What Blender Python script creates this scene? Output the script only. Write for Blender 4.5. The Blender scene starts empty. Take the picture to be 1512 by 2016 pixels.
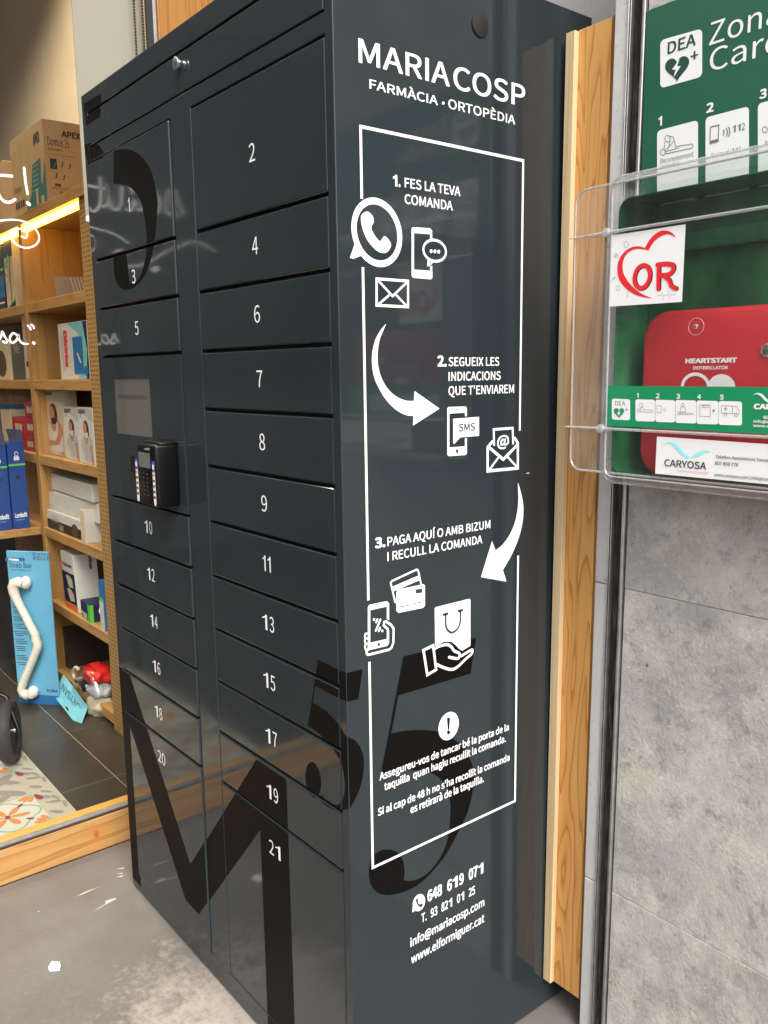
import bpy, bmesh, math, random
from mathutils import Vector, Matrix
from mathutils.geometry import tessellate_polygon
random.seed(7)
scene = bpy.context.scene

# ------------------------------------------------------------------ camera
CAM = Vector((1.07856, -0.78142, 1.36065))
RT = Vector((0.627262, 0.778699, -0.013040))
UP = Vector((-0.118505, 0.111980, 0.986619))
FW = Vector((-0.769740, 0.617323, -0.162521))
FPX = 1678.26                       # focal length in photograph pixels (1512 x 2016)
cd = bpy.data.cameras.new('camera')
cd.sensor_fit = 'VERTICAL'; cd.sensor_height = 24.0
cd.lens = FPX / 2016 * 24.0
cd.clip_start = 0.02; cd.clip_end = 500
cam = bpy.data.objects.new('camera', cd)
scene.collection.objects.link(cam)
cam.matrix_world = Matrix(((RT.x, UP.x, -FW.x, CAM.x), (RT.y, UP.y, -FW.y, CAM.y), (RT.z, UP.z, -FW.z, CAM.z), (0, 0, 0, 1)))
scene.camera = cam

# ------------------------------------------------------------------ sky, sun, exposure
SUN_EL, SUN_AZ = math.radians(48), math.radians(108)   # azimuth clockwise from +Y: sun stands towards +X,-Y
w = bpy.data.worlds.new('World'); scene.world = w; w.use_nodes = True
nt = w.node_tree; nt.nodes.clear()
sky = nt.nodes.new('ShaderNodeTexSky'); sky.sky_type = 'NISHITA'; sky.sun_disc = False
sky.sun_elevation = SUN_EL; sky.sun_rotation = SUN_AZ
sky.air_density = 1.0; sky.dust_density = 6.0; sky.ozone_density = 1.0
hsv = nt.nodes.new('ShaderNodeHueSaturation'); hsv.inputs['Saturation'].default_value = 0.45   # a milky, overcast sky
bg = nt.nodes.new('ShaderNodeBackground'); bg.inputs['Strength'].default_value = 0.15
wo = nt.nodes.new('ShaderNodeOutputWorld')
nt.links.new(sky.outputs[0], hsv.inputs['Color']); nt.links.new(hsv.outputs[0], bg.inputs['Color']); nt.links.new(bg.outputs[0], wo.inputs['Surface'])
sd = bpy.data.lights.new('sun', 'SUN'); sd.energy = 1.35; sd.angle = math.radians(26); sd.color = (1.0, 0.97, 0.93)
sun = bpy.data.objects.new('sun', sd); scene.collection.objects.link(sun)
sdir = Vector((math.sin(SUN_AZ) * math.cos(SUN_EL), math.cos(SUN_AZ) * math.cos(SUN_EL), math.sin(SUN_EL)))
sun.rotation_euler = sdir.to_track_quat('Z', 'Y').to_euler(); sun.location = (6, -6, 8)
vs = scene.view_settings
vs.view_transform = 'Standard'; vs.look = 'None'; vs.gamma = 1.0; vs.use_curve_mapping = False
vs.exposure = 0.9
scene.cycles.use_denoising = True
scene.cycles.max_bounces = 10; scene.cycles.transparent_max_bounces = 16
scene.cycles.caustics_reflective = False; scene.cycles.caustics_refractive = False
scene.cycles.sample_clamp_indirect = 6.0

# ------------------------------------------------------------------ small tools
def ray(px, py): return FW + RT * ((px - 756) / FPX) - UP * ((py - 1008) / FPX)
def at(px, py, ax, val):
    """point where the sight line through a photograph pixel meets the plane  axis = val"""
    d = ray(px, py); t = (val - CAM[ax]) / d[ax]; return CAM + d * t
def zm(ox, oy, s): return lambda p: (ox + p[0] / s, oy + p[1] / s)

OFF = {}                                            # world offset of a parent with its own location
def place(o, parent):
    scene.collection.objects.link(o)
    if parent is not None:
        o.parent = parent
        if parent in OFF: o.matrix_parent_inverse = Matrix.Translation(-OFF[parent])
    return o
def tag(o, label=None, cat=None, group=None, kind=None):
    if label: o['label'] = label
    if cat: o['category'] = cat
    if group: o['group'] = group
    if kind: o['kind'] = kind
    return o
def thing(name, label, cat, loc, group=None):
    o = bpy.data.objects.new(name, None); o.location = loc; o.empty_display_size = 0.1
    scene.collection.objects.link(o); OFF[o] = Vector(loc)
    return tag(o, label, cat, group)

class MB:
    def __init__(s): s.bm = bmesh.new()
    def box(s, x0, x1, y0, y1, z0, z1, bev=0.0, seg=2, M=None):
        b = bmesh.new(); bmesh.ops.create_cube(b, size=1)
        bmesh.ops.scale(b, vec=(x1 - x0, y1 - y0, z1 - z0), verts=b.verts)
        bmesh.ops.translate(b, vec=((x0 + x1) / 2, (y0 + y1) / 2, (z0 + z1) / 2), verts=b.verts)
        if bev > 0: bmesh.ops.bevel(b, geom=b.edges[:] + b.verts[:], offset=bev, segments=seg, profile=0.5, affect='EDGES')
        return s.join(b, M)
    def join(s, b, M=None):
        if M is not None: bmesh.ops.transform(b, matrix=M, verts=b.verts)
        m = bpy.data.meshes.new('tmp'); b.to_mesh(m); b.free(); s.bm.from_mesh(m); bpy.data.meshes.remove(m); return s
    def face(s, pts):
        vs_ = [s.bm.verts.new(p) for p in pts]; s.bm.faces.new(vs_); return s
    def poly(s, pts3):
        """flat polygon, concave allowed"""
        vs_ = [s.bm.verts.new(p) for p in pts3]
        for t in tessellate_polygon([[Vector(p) for p in pts3]]):
            try: s.bm.faces.new([vs_[i] for i in t])
            except ValueError: pass
        return s
    def prism(s, pts, d):
        """concave outline pulled along vector d"""
        d = Vector(d); A = [Vector(p) for p in pts]
        b = bmesh.new(); n = len(A)
        v0 = [b.verts.new(p) for p in A]; v1 = [b.verts.new(p + d) for p in A]
        for t in tessellate_polygon([A]):
            b.faces.new([v0[i] for i in t]); b.faces.new([v1[i] for i in reversed(t)])
        for i in range(n):
            b.faces.new((v0[i], v0[(i + 1) % n], v1[(i + 1) % n], v1[i]))
        bmesh.ops.recalc_face_normals(b, faces=b.faces); return s.join(b)
    def tube(s, pts, r, n=10, cap=True):
        P = [Vector(p) for p in pts]; rr = r if isinstance(r, (list, tuple)) else [r] * len(P)
        b = bmesh.new(); rings = []; nrm = None
        for i, p in enumerate(P):
            t = (P[min(i + 1, len(P) - 1)] - P[max(i - 1, 0)]).normalized()
            if nrm is None: nrm = t.orthogonal().normalized()
            nrm = (nrm - t * nrm.dot(t)).normalized(); bi = t.cross(nrm)
            rings.append([b.verts.new(p + (nrm * math.cos(a) + bi * math.sin(a)) * rr[i]) for a in [2 * math.pi * k / n for k in range(n)]])
        for i in range(len(P) - 1):
            for k in range(n):
                b.faces.new((rings[i][k], rings[i][(k + 1) % n], rings[i + 1][(k + 1) % n], rings[i + 1][k]))
        if cap: b.faces.new(list(reversed(rings[0]))); b.faces.new(rings[-1])
        bmesh.ops.recalc_face_normals(b, faces=b.faces); return s.join(b)
    def cyl(s, c, axis, r, h, n=32, bev=0.0):
        b = bmesh.new(); bmesh.ops.create_cone(b, cap_ends=True, segments=n, radius1=r, radius2=r, depth=h)
        if bev: bmesh.ops.bevel(b, geom=[e for e in b.edges if len(e.link_faces) == 2 and any(len(f.verts) > 4 for f in e.link_faces)], offset=bev, segments=2, profile=0.5, affect='EDGES')
        q = Vector(axis).to_track_quat('Z', 'Y').to_matrix().to_4x4()
        return s.join(b, Matrix.Translation(c) @ q)
    def blob(s, c, rad, amp=0.25, seed=0, sub=3, M=None):
        b = bmesh.new(); bmesh.ops.create_icosphere(b, subdivisions=sub, radius=1)
        from mathutils import noise
        for v in b.verts:
            k = 1 + amp * noise.noise(v.co * 1.7 + Vector((seed, seed * 2, 0))) + amp * 0.5 * noise.noise(v.co * 4.5 + Vector((seed, 3, 0)))
            v.co = Vector((v.co.x * rad[0], v.co.y * rad[1], v.co.z * rad[2])) * k
        bmesh.ops.translate(b, vec=c, verts=b.verts); return s.join(b, M)
    def build(s, name, mat, parent=None, smooth=None, label=None, cat=None, group=None, kind=None, base=True):
        if parent is None and base and len(s.bm.verts):
            xs = [v.co for v in s.bm.verts]
            c = Vector(((min(v.x for v in xs) + max(v.x for v in xs)) / 2, (min(v.y for v in xs) + max(v.y for v in xs)) / 2, min(v.z for v in xs)))
            bmesh.ops.translate(s.bm, vec=-c, verts=s.bm.verts)
        else: c = None
        me = bpy.data.meshes.new(name); s.bm.to_mesh(me); s.bm.free()
        if smooth is not None:
            me.polygons.foreach_set('use_smooth', [True] * len(me.polygons))
            me.set_sharp_from_angle(angle=math.radians(smooth))
        me.materials.append(mat)
        o = bpy.data.objects.new(name, me)
        if c is not None: o.location = c; OFF[o] = c
        place(o, parent)
        return tag(o, label, cat, group, kind)

# ------------------------------------------------------------------ materials
MATS = {}
def mat(name, col, rough=0.5, metal=0.0, spec=0.5, bump=None, var=None, coat=0.0, emit=None, coatr=0.05):
    """principled material; var = (scale, amount): broad colour mottling; bump = (scale, strength, distance)"""
    m = bpy.data.materials.new(name); m.use_nodes = True; n = m.node_tree; p = n.nodes['Principled BSDF']
    p.inputs['Base Color'].default_value = (*col, 1); p.inputs['Roughness'].default_value = rough
    p.inputs['Metallic'].default_value = metal; p.inputs['Specular IOR Level'].default_value = spec
    p.inputs['Coat Weight'].default_value = coat; p.inputs['Coat Roughness'].default_value = coatr
    geo = n.nodes.new('ShaderNodeNewGeometry')
    if var:
        t = n.nodes.new('ShaderNodeTexNoise'); t.inputs['Scale'].default_value = var[0]; t.inputs['Detail'].default_value = 5
        n.links.new(geo.outputs['Position'], t.inputs['Vector'])
        r = n.nodes.new('ShaderNodeValToRGB'); a = var[1]
        r.color_ramp.elements[0].position = 0.3; r.color_ramp.elements[1].position = 0.7
        r.color_ramp.elements[0].color = (*[c * (1 - a) for c in col], 1); r.color_ramp.elements[1].color = (*[min(1, c * (1 + a)) for c in col], 1)
        n.links.new(t.outputs['Fac'], r.inputs['Fac']); n.links.new(r.outputs['Color'], p.inputs['Base Color'])
    if bump:
        t = n.nodes.new('ShaderNodeTexNoise'); t.inputs['Scale'].default_value = bump[0]; t.inputs['Detail'].default_value = 3
        n.links.new(geo.outputs['Position'], t.inputs['Vector'])
        b = n.nodes.new('ShaderNodeBump'); b.inputs['Strength'].default_value = bump[1]; b.inputs['Distance'].default_value = bump[2]
        n.links.new(t.outputs['Fac'], b.inputs['Height']); n.links.new(b.outputs['Normal'], p.inputs['Normal'])
    if emit:
        p.inputs['Emission Color'].default_value = (*emit[0], 1); p.inputs['Emission Strength'].default_value = emit[1]
    MATS[name] = m; return m

class NG:
    """tiny node-graph helper"""
    def __init__(s, name):
        s.m = bpy.data.materials.new(name); s.m.use_nodes = True; s.n = s.m.node_tree; s.p = s.n.nodes['Principled BSDF']
        s.geo = s.n.nodes.new('ShaderNodeNewGeometry').outputs['Position']
    def N(s, t, **kw):
        x = s.n.nodes.new(t)
        for k, v in kw.items(): setattr(x, k, v)
        return x
    def L(s, a, b): s.n.links.new(a, b)
    def map(s, vec, scale=(1, 1, 1), loc=(0, 0, 0), rot=(0, 0, 0)):
        x = s.N('ShaderNodeMapping'); x.inputs['Scale'].default_value = scale; x.inputs['Location'].default_value = loc; x.inputs['Rotation'].default_value = rot
        s.L(vec, x.inputs['Vector']); return x.outputs[0]
    def noise(s, vec, scale, detail=4, rough=0.5, dist=0.0):
        x = s.N('ShaderNodeTexNoise'); x.inputs['Scale'].default_value = scale; x.inputs['Detail'].default_value = detail
        x.inputs['Roughness'].default_value = rough; x.inputs['Distortion'].default_value = dist; s.L(vec, x.inputs['Vector']); return x.outputs['Fac']
    def vor(s, vec, scale, feat='F1'):
        x = s.N('ShaderNodeTexVoronoi'); x.feature = feat; x.inputs['Scale'].default_value = scale; s.L(vec, x.inputs['Vector']); return x.outputs['Distance']
    def math(s, op, a, b=None):
        x = s.N('ShaderNodeMath', operation=op)
        for i, v in enumerate((a, b)):
            if v is None: continue
            if isinstance(v, (int, float)): x.inputs[i].default_value = v
            else: s.L(v, x.inputs[i])
        return x.outputs[0]
    def ramp(s, fac, stops):
        x = s.N('ShaderNodeValToRGB'); e = x.color_ramp.elements
        while len(e) < len(stops): e.new(0.5)
        for i, (p, c) in enumerate(stops):
            e[i].position = p; e[i].color = (*c, 1) if not isinstance(c, (int, float)) else (c, c, c, 1)
        s.L(fac, x.inputs['Fac']); return x.outputs['Color']
    def mix(s, fac, a, b, mode='MIX'):
        x = s.N('ShaderNodeMix', data_type='RGBA', blend_type=mode)
        if isinstance(fac, (int, float)): x.inputs[0].default_value = fac
        else: s.L(fac, x.inputs[0])
        for i, v in ((6, a), (7, b)):
            if isinstance(v, tuple): x.inputs[i].default_value = (*v, 1)
            else: s.L(v, x.inputs[i])
        return x.outputs[2]
    def sep(s, vec):
        x = s.N('ShaderNodeSeparateXYZ'); s.L(vec, x.inputs[0]); return x.outputs
    def bump(s, h, strength, dist):
        b = s.N('ShaderNodeBump'); b.inputs['Strength'].default_value = strength; b.inputs['Distance'].default_value = dist
        s.L(h, b.inputs['Height']); s.L(b.outputs['Normal'], s.p.inputs['Normal'])
    def done(s, col=None, rough=0.5, spec=0.5, metal=0.0):
        if col is not None:
            if isinstance(col, tuple): s.p.inputs['Base Color'].default_value = (*col, 1)
            else: s.L(col, s.p.inputs['Base Color'])
        if isinstance(rough, (int, float)): s.p.inputs['Roughness'].default_value = rough
        else: s.L(rough, s.p.inputs['Roughness'])
        s.p.inputs['Specular IOR Level'].default_value = spec; s.p.inputs['Metallic'].default_value = metal
        MATS[s.m.name] = s.m; return s.m

def wood(name, pale, mid, dark, across=(9, 9, 0.75), rings=13.0, seed=0.0, rough=0.45, fine=(220, 220, 5), dist=0.25):
    g = NG(name)
    v = g.map(g.geo, across, (seed, seed * 0.7, seed * 1.3))
    f = g.noise(v, 1.0, 2.0, 0.45, dist)
    s = g.math('FRACT', g.math('MULTIPLY', f, rings))
    c = g.ramp(s, [(0.0, pale), (0.45, pale), (0.76, mid), (0.90, dark), (0.95, dark)])
    fib = g.noise(g.map(g.geo, fine, (seed, 0, 0)), 1.0, 3.0, 0.6)
    c = g.mix(0.16, c, g.ramp(fib, [(0.3, tuple(x * 0.55 for x in mid)), (0.7, tuple(min(1, x * 1.2) for x in pale))]))
    broad = g.noise(g.map(g.geo, (4, 4, 1.2), (seed, 3, 1)), 1.0, 2.0)
    c = g.mix(0.30, c, g.ramp(broad, [(0.35, tuple(x * 0.8 for x in mid)), (0.65, tuple(min(1, x * 1.08) for x in pale))]))
    g.bump(fib, 0.12, 0.001)
    return g.done(c, rough, 0.35)

# locker paint: anthracite powder coat, a little orange peel so reflections waver
g = NG('anthracite_paint')
pe = g.noise(g.geo, 260, 2, 0.5); pl_ = g.noise(g.map(g.geo, (5, 5, 5)), 1.0, 2, 0.5)
g.bump(g.math('ADD', g.math('MULTIPLY', pe, 0.03), g.math('MULTIPLY', pl_, 1.0)), 0.35, 0.0009)
dust = g.noise(g.map(g.geo, (3, 3, 1.4)), 2.0, 5, 0.6)
specks = g.ramp(g.vor(g.map(g.geo, (1, 1, 1), (0.3, 0.7, 0.1)), 55), [(0.035, 1.0), (0.055, 0.0)])
rare = g.ramp(g.noise(g.geo, 9, 3), [(0.60, 0.0), (0.68, 0.6)])
sm = g.noise(g.map(g.geo, (6, 6, 3)), 2.0, 6, 0.7, 0.6)
PAINT = g.done(g.mix(g.math('MULTIPLY', specks, rare), g.ramp(dust, [(0.35, (0.0200, 0.0272, 0.0318)), (0.7, (0.0225, 0.0305, 0.0355))]), (0.16, 0.16, 0.15)), g.ramp(sm, [(0.40, 0.055), (0.70, 0.13)]), 0.5)
VINYL_K = mat('black_vinyl', (0.0045, 0.0042, 0.0040), 0.5, spec=0.07, bump=(400, 0.05, 0.0005))
VINYL_W = mat('white_vinyl', (0.86, 0.86, 0.88), 0.42)
GREYINK = mat('anthracite_ink', (0.030, 0.037, 0.044), 0.4)
CAVITY = mat('cavity_black', (0.006, 0.006, 0.006), 0.7)
CHROME = mat('chrome', (0.75, 0.75, 0.76), 0.16, 1.0)
BLACKPL = mat('black_plastic', (0.0035, 0.0035, 0.0038), 0.28, spec=0.28, bump=(500, 0.1, 0.0004))
RUBBER = mat('black_rubber', (0.013, 0.013, 0.014), 0.65)
ALU = mat('dull_aluminium', (0.52, 0.52, 0.50), 0.38, 0.85, var=(30, 0.2))
SCREEN = mat('dark_screen_glass', (0.22, 0.21, 0.185), 0.03, 0.5, spec=0.9)
LCD = mat('lcd_grey', (0.13, 0.14, 0.13), 0.12)
WHITE = mat('white_print', (0.83, 0.83, 0.81), 0.45)
INK = mat('black_ink', (0.02, 0.02, 0.022), 0.5)
LINE = mat('thin_grey_ink', (0.16, 0.17, 0.18), 0.5)

# pine of the corner boards, the pale batten, the sill, the oak-look shelf
PINE = wood('orange_pine', (0.62, 0.335, 0.105), (0.55, 0.265, 0.070), (0.36, 0.125, 0.022), (15, 6, 1.35), 13.0, 3.4, dist=0.30)
PALEPINE = wood('pale_pine', (0.66, 0.505, 0.30), (0.62, 0.455, 0.25), (0.50, 0.335, 0.16), (60, 30, 0.5), 6.0, 1.1)
JAMB = wood('straight_pine', (0.35, 0.165, 0.042), (0.30, 0.125, 0.026), (0.19, 0.062, 0.011), (1, 34, 0.35), 7.0, 5.2)
OAK = wood('oak_laminate', (0.43, 0.245, 0.085), (0.37, 0.195, 0.062), (0.29, 0.14, 0.042), (1.6, 16, 16), 5.0, 2.2, 0.42, (6, 180, 180))
OAKV = wood('oak_laminate_upright', (0.43, 0.245, 0.085), (0.37, 0.195, 0.062), (0.30, 0.145, 0.044), (12, 12, 1.2), 5.0, 4.2, 0.42, (180, 180, 6))

g = NG('sill_pine')                                      # worn sill, grain along Y, one knot, scuffs
P = g.geo
f = g.noise(g.map(P, (20, 1.4, 20), (0, 0.4, 0)), 1.0, 2.5, 0.5, 0.3)
c = g.ramp(g.math('FRACT', g.math('MULTIPLY', f, 5.0)), [(0, (0.47, 0.275, 0.105)), (0.6, (0.43, 0.225, 0.072)), (0.92, (0.34, 0.15, 0.040)), (1, (0.47, 0.275, 0.105))])
xyz = g.sep(P)
def knot(y, z, ry, rz):
    a = g.math('DIVIDE', g.math('SUBTRACT', xyz[1], y), ry); b = g.math('DIVIDE', g.math('SUBTRACT', xyz[2], z), rz)
    d = g.math('SQRT', g.math('ADD', g.math('MULTIPLY', a, a), g.math('MULTIPLY', b, b)))
    return g.math('ADD', d, g.math('MULTIPLY', g.math('SUBTRACT', g.noise(P, 160, 2), 0.5), 0.7))
kn = knot(-0.012, 0.052, 0.010, 0.017)
c = g.mix(g.ramp(kn, [(0.4, 0.9), (1.15, 0.0)]), c, (0.16, 0.035, 0.010))
c = g.mix(g.ramp(knot(-0.012, 0.052, 0.045, 0.05), [(0.3, 0.45), (1.1, 0.0)]), c, (0.50, 0.19, 0.04))
sc = g.noise(g.map(P, (30, 6, 90)), 1.0, 6, 0.65)
edge = g.ramp(g.math('ABSOLUTE', g.math('SUBTRACT', xyz[2], 0.052)), [(0.025, 0.15), (0.05, 0.62)])
c = g.mix(g.math('MULTIPLY', g.ramp(sc, [(0.60, 0.0), (0.70, 0.85)]), edge), c, (0.24, 0.17, 0.10))
g.bump(sc, 0.25, 0.001); SILL = g.done(c, 0.5, 0.35)

# grey stone cladding: flamed, blotchy, pitted
def stone(name, seed, lift=1.0):
    g = NG(name); P = g.map(g.geo, (1, 1, 1), (seed, seed * 1.7, seed * 0.6))
    Q = g.map(P, (1, 1, 0.9))
    big = g.noise(P, 2.6, 4, 0.55, 0.3); crust = g.noise(Q, 8, 12, 0.76, 0.15); lump = g.noise(Q, 34, 8, 0.78, 0.1); fin = g.noise(Q, 170, 4, 0.7)
    k = lambda r, g_, b: (r * lift, g_ * lift, b * lift)
    c = g.ramp(big, [(0.32, k(0.225, 0.220, 0.206)), (0.5, k(0.300, 0.293, 0.275)), (0.68, k(0.385, 0.375, 0.348))])
    c = g.mix(g.ramp(crust, [(0.46, 0.0), (0.62, 0.75)]), c, k(0.470, 0.452, 0.405))             # pale crust
    c = g.mix(g.ramp(g.noise(P, 7, 5, 0.65), [(0.56, 0.0), (0.72, 0.35)]), c, k(0.400, 0.350, 0.255))   # ochre bloom
    c = g.mix(g.ramp(lump, [(0.34, 0.75), (0.47, 0.0)]), c, k(0.170, 0.166, 0.157))              # hollows of bare dark stone
    c = g.mix(g.ramp(fin, [(0.58, 0.0), (0.72, 0.55)]), c, k(0.56, 0.545, 0.51))
    c = g.mix(g.ramp(fin, [(0.30, 0.45), (0.42, 0.0)]), c, k(0.15, 0.148, 0.143))
    c = g.mix(g.ramp(g.vor(g.map(P, (1, 1, 0.7)), 11), [(0.022, 0.9), (0.036, 0.0)]), c, (0.045, 0.045, 0.055))
    c = g.mix(g.ramp(g.vor(g.map(P, (1, 1, 1), (3, 1, 2)), 13), [(0.020, 0.8), (0.034, 0.0)]), c, (0.66, 0.65, 0.62))
    g.bump(g.math('ADD', g.math('ADD', crust, g.math('MULTIPLY', lump, 0.55)), g.math('MULTIPLY', fin, 0.22)), 0.7, 0.007)
    return g.done(c, 0.8, 0.25)
STONES = [stone('flamed_stone_%s' % a, i * 2.37 + 0.4, l) for i, (a, l) in enumerate((('a', 1.34), ('b', 1.44), ('c', 1.38), ('d', 1.46)))]
g = NG('smooth_grey_stone'); P = g.geo
f = g.noise(P, 90, 5, 0.6); b_ = g.noise(P, 5, 4)
c = g.ramp(b_, [(0.3, (0.48, 0.475, 0.46)), (0.7, (0.60, 0.59, 0.57))])
c = g.mix(g.ramp(f, [(0.28, 0.7), (0.4, 0.0)]), c, (0.17, 0.165, 0.16)); c = g.mix(g.ramp(f, [(0.64, 0.0), (0.75, 0.7)]), c, (0.62, 0.61, 0.59))
g.bump(f, 0.25, 0.002); EDGESTONE = g.done(c, 0.6, 0.35)
g = NG('grey_plaster'); P = g.geo
f = g.noise(P, 150, 3, 0.6); b_ = g.noise(P, 7, 4)
c = g.ramp(b_, [(0.3, (0.44, 0.435, 0.415)), (0.7, (0.54, 0.53, 0.51))]); c = g.mix(g.ramp(f, [(0.25, 0.8), (0.36, 0.0)]), c, (0.16, 0.155, 0.15))
g.bump(f, 0.3, 0.002); PLASTER = g.done(c, 0.8, 0.3)

g = NG('trowelled_cement'); P = g.geo                      # pavement: brown-grey microcement, pale worn patches
big = g.noise(P, 2.6, 5, 0.55, 0.5); md = g.noise(P, 11, 6, 0.65, 0.4); fn = g.noise(P, 75, 5, 0.7)
c = g.ramp(big, [(0.28, (0.118, 0.110, 0.100)), (0.5, (0.150, 0.141, 0.129)), (0.72, (0.183, 0.174, 0.161))])
c = g.mix(g.ramp(md, [(0.35, 0.45), (0.6, 0.0)]), c, (0.135, 0.116, 0.098))
xyz = g.sep(P)                                             # a worn, limey patch by the locker's foot
def spot(x, y, rx, ry):
    a = g.math('DIVIDE', g.math('SUBTRACT', xyz[0], x), rx); b = g.math('DIVIDE', g.math('SUBTRACT', xyz[1], y), ry)
    return g.math('SQRT', g.math('ADD', g.math('MULTIPLY', a, a), g.math('MULTIPLY', b, b)))
fz = g.noise(P, 60, 9, 0.72)
d1 = g.math('ADD', spot(-0.33, -0.10, 0.36, 0.22), g.math('ADD', g.math('MULTIPLY', g.math('SUBTRACT', md, 0.5), 1.8), g.math('MULTIPLY', g.math('SUBTRACT', fz, 0.5), 1.9)))
d2 = g.math('ADD', spot(0.10, -0.40, 1.0, 0.36), g.math('ADD', g.math('MULTIPLY', g.math('SUBTRACT', md, 0.5), 1.5), g.math('MULTIPLY', g.math('SUBTRACT', fz, 0.5), 3.6)))
pale = g.math('MAXIMUM', g.ramp(d1, [(0.30, 0.80), (1.05, 0.0)]), g.ramp(d2, [(0.30, 0.12), (0.9, 0.0)]))
c = g.mix(pale, c, (0.37, 0.335, 0.295))
c = g.mix(g.ramp(g.noise(g.map(P, (1.0, 1.0, 1)), 70, 8, 0.8, 1.2), [(0.62, 0.0), (0.70, 0.4)]), c, (0.40, 0.365, 0.325))
c = g.mix(g.ramp(fn, [(0.3, 0.4), (0.42, 0.0)]), c, (0.11, 0.097, 0.085))
g.bump(g.math('ADD', md, g.math('MULTIPLY', fn, 0.4)), 0.18, 0.003)
CEMENT = g.done(c, g.ramp(md, [(0.3, 0.42), (0.7, 0.62)]), 0.4)

g = NG('dark_floor_tile'); P = g.geo
b_ = g.noise(P, 2.2, 4, 0.6)
c = g.ramp(b_, [(0.35, (0.030, 0.028, 0.024)), (0.65, (0.055, 0.044, 0.030))])
DTILE = g.done(c, g.ramp(g.noise(P, 8, 3), [(0.3, 0.28), (0.7, 0.42)]), 0.5)
GROUT = mat('pale_grout', (0.30, 0.26, 0.20), 0.8)

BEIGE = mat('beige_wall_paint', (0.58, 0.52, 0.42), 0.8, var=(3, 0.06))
DIMWALL = mat('darkened_unseen_wall', (0.10, 0.105, 0.095), 0.8, var=(3, 0.1))  # unseen walls, colour darkened so the locker doors mirror less light
BLIND = mat('off_white_blind_fabric', (0.33, 0.305, 0.25), 0.85, bump=(900, 0.2, 0.0005))
CEIL = mat('white_ceiling_paint', (0.72, 0.70, 0.66), 0.8)
FACADE = mat('painted_render', (0.50, 0.47, 0.42), 0.85, var=(5, 0.08), bump=(60, 0.3, 0.003))

def clear(name, tint, gloss_min, rough, haze=0.0):
    """thin clear sheet: lets light straight through, keeps a fresnel sheen"""
    m = bpy.data.materials.new(name); m.use_nodes = True; n = m.node_tree; n.nodes.clear()
    o = n.nodes.new('ShaderNodeOutputMaterial'); t = n.nodes.new('ShaderNodeBsdfTransparent'); t.inputs[0].default_value = (*tint, 1)
    gl = n.nodes.new('ShaderNodeBsdfGlossy'); gl.inputs['Roughness'].default_value = rough; gl.inputs['Color'].default_value = (0.95, 0.95, 0.95, 1)
    fr = n.nodes.new('ShaderNodeFresnel'); ge = n.nodes.new('ShaderNodeNewGeometry')      # same sheen from both sides of the sheet
    io = n.nodes.new('ShaderNodeMapRange'); io.inputs['To Min'].default_value = 1.46; io.inputs['To Max'].default_value = 1 / 1.46
    n.links.new(ge.outputs['Backfacing'], io.inputs['Value']); n.links.new(io.outputs[0], fr.inputs['IOR'])
    mr = n.nodes.new('ShaderNodeMapRange'); mr.inputs['To Min'].default_value = gloss_min; mr.inputs['To Max'].default_value = 1.0
    mx = n.nodes.new('ShaderNodeMixShader')
    n.links.new(fr.outputs[0], mr.inputs['Value']); n.links.new(mr.outputs[0], mx.inputs[0]); hz = n.nodes.new('ShaderNodeMixShader'); hz.inputs[0].default_value = haze; df = n.nodes.new('ShaderNodeBsdfDiffuse'); df.inputs[0].default_value = (0.8, 0.8, 0.8, 1)
    n.links.new(t.outputs[0], hz.inputs[1]); n.links.new(df.outputs[0], hz.inputs[2]); n.links.new(hz.outputs[0], mx.inputs[1]); n.links.new(gl.outputs[0], mx.inputs[2]); n.links.new(mx.outputs[0], o.inputs[0])
    MATS[name] = m; return m
GLASS = clear('window_glass', (0.97, 0.98, 0.97), 0.0, 0.0)
ACRYL = clear('clear_acrylic', (0.985, 0.985, 0.98), 0.0, 0.10, haze=0.016)
ACRYL_EDGE = clear('acrylic_edge', (0.90, 0.90, 0.90), 0.10, 0.15, haze=0.30)
FILM = clear('thin_plastic_film', (0.93, 0.93, 0.93), 0.06, 0.12)

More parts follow.
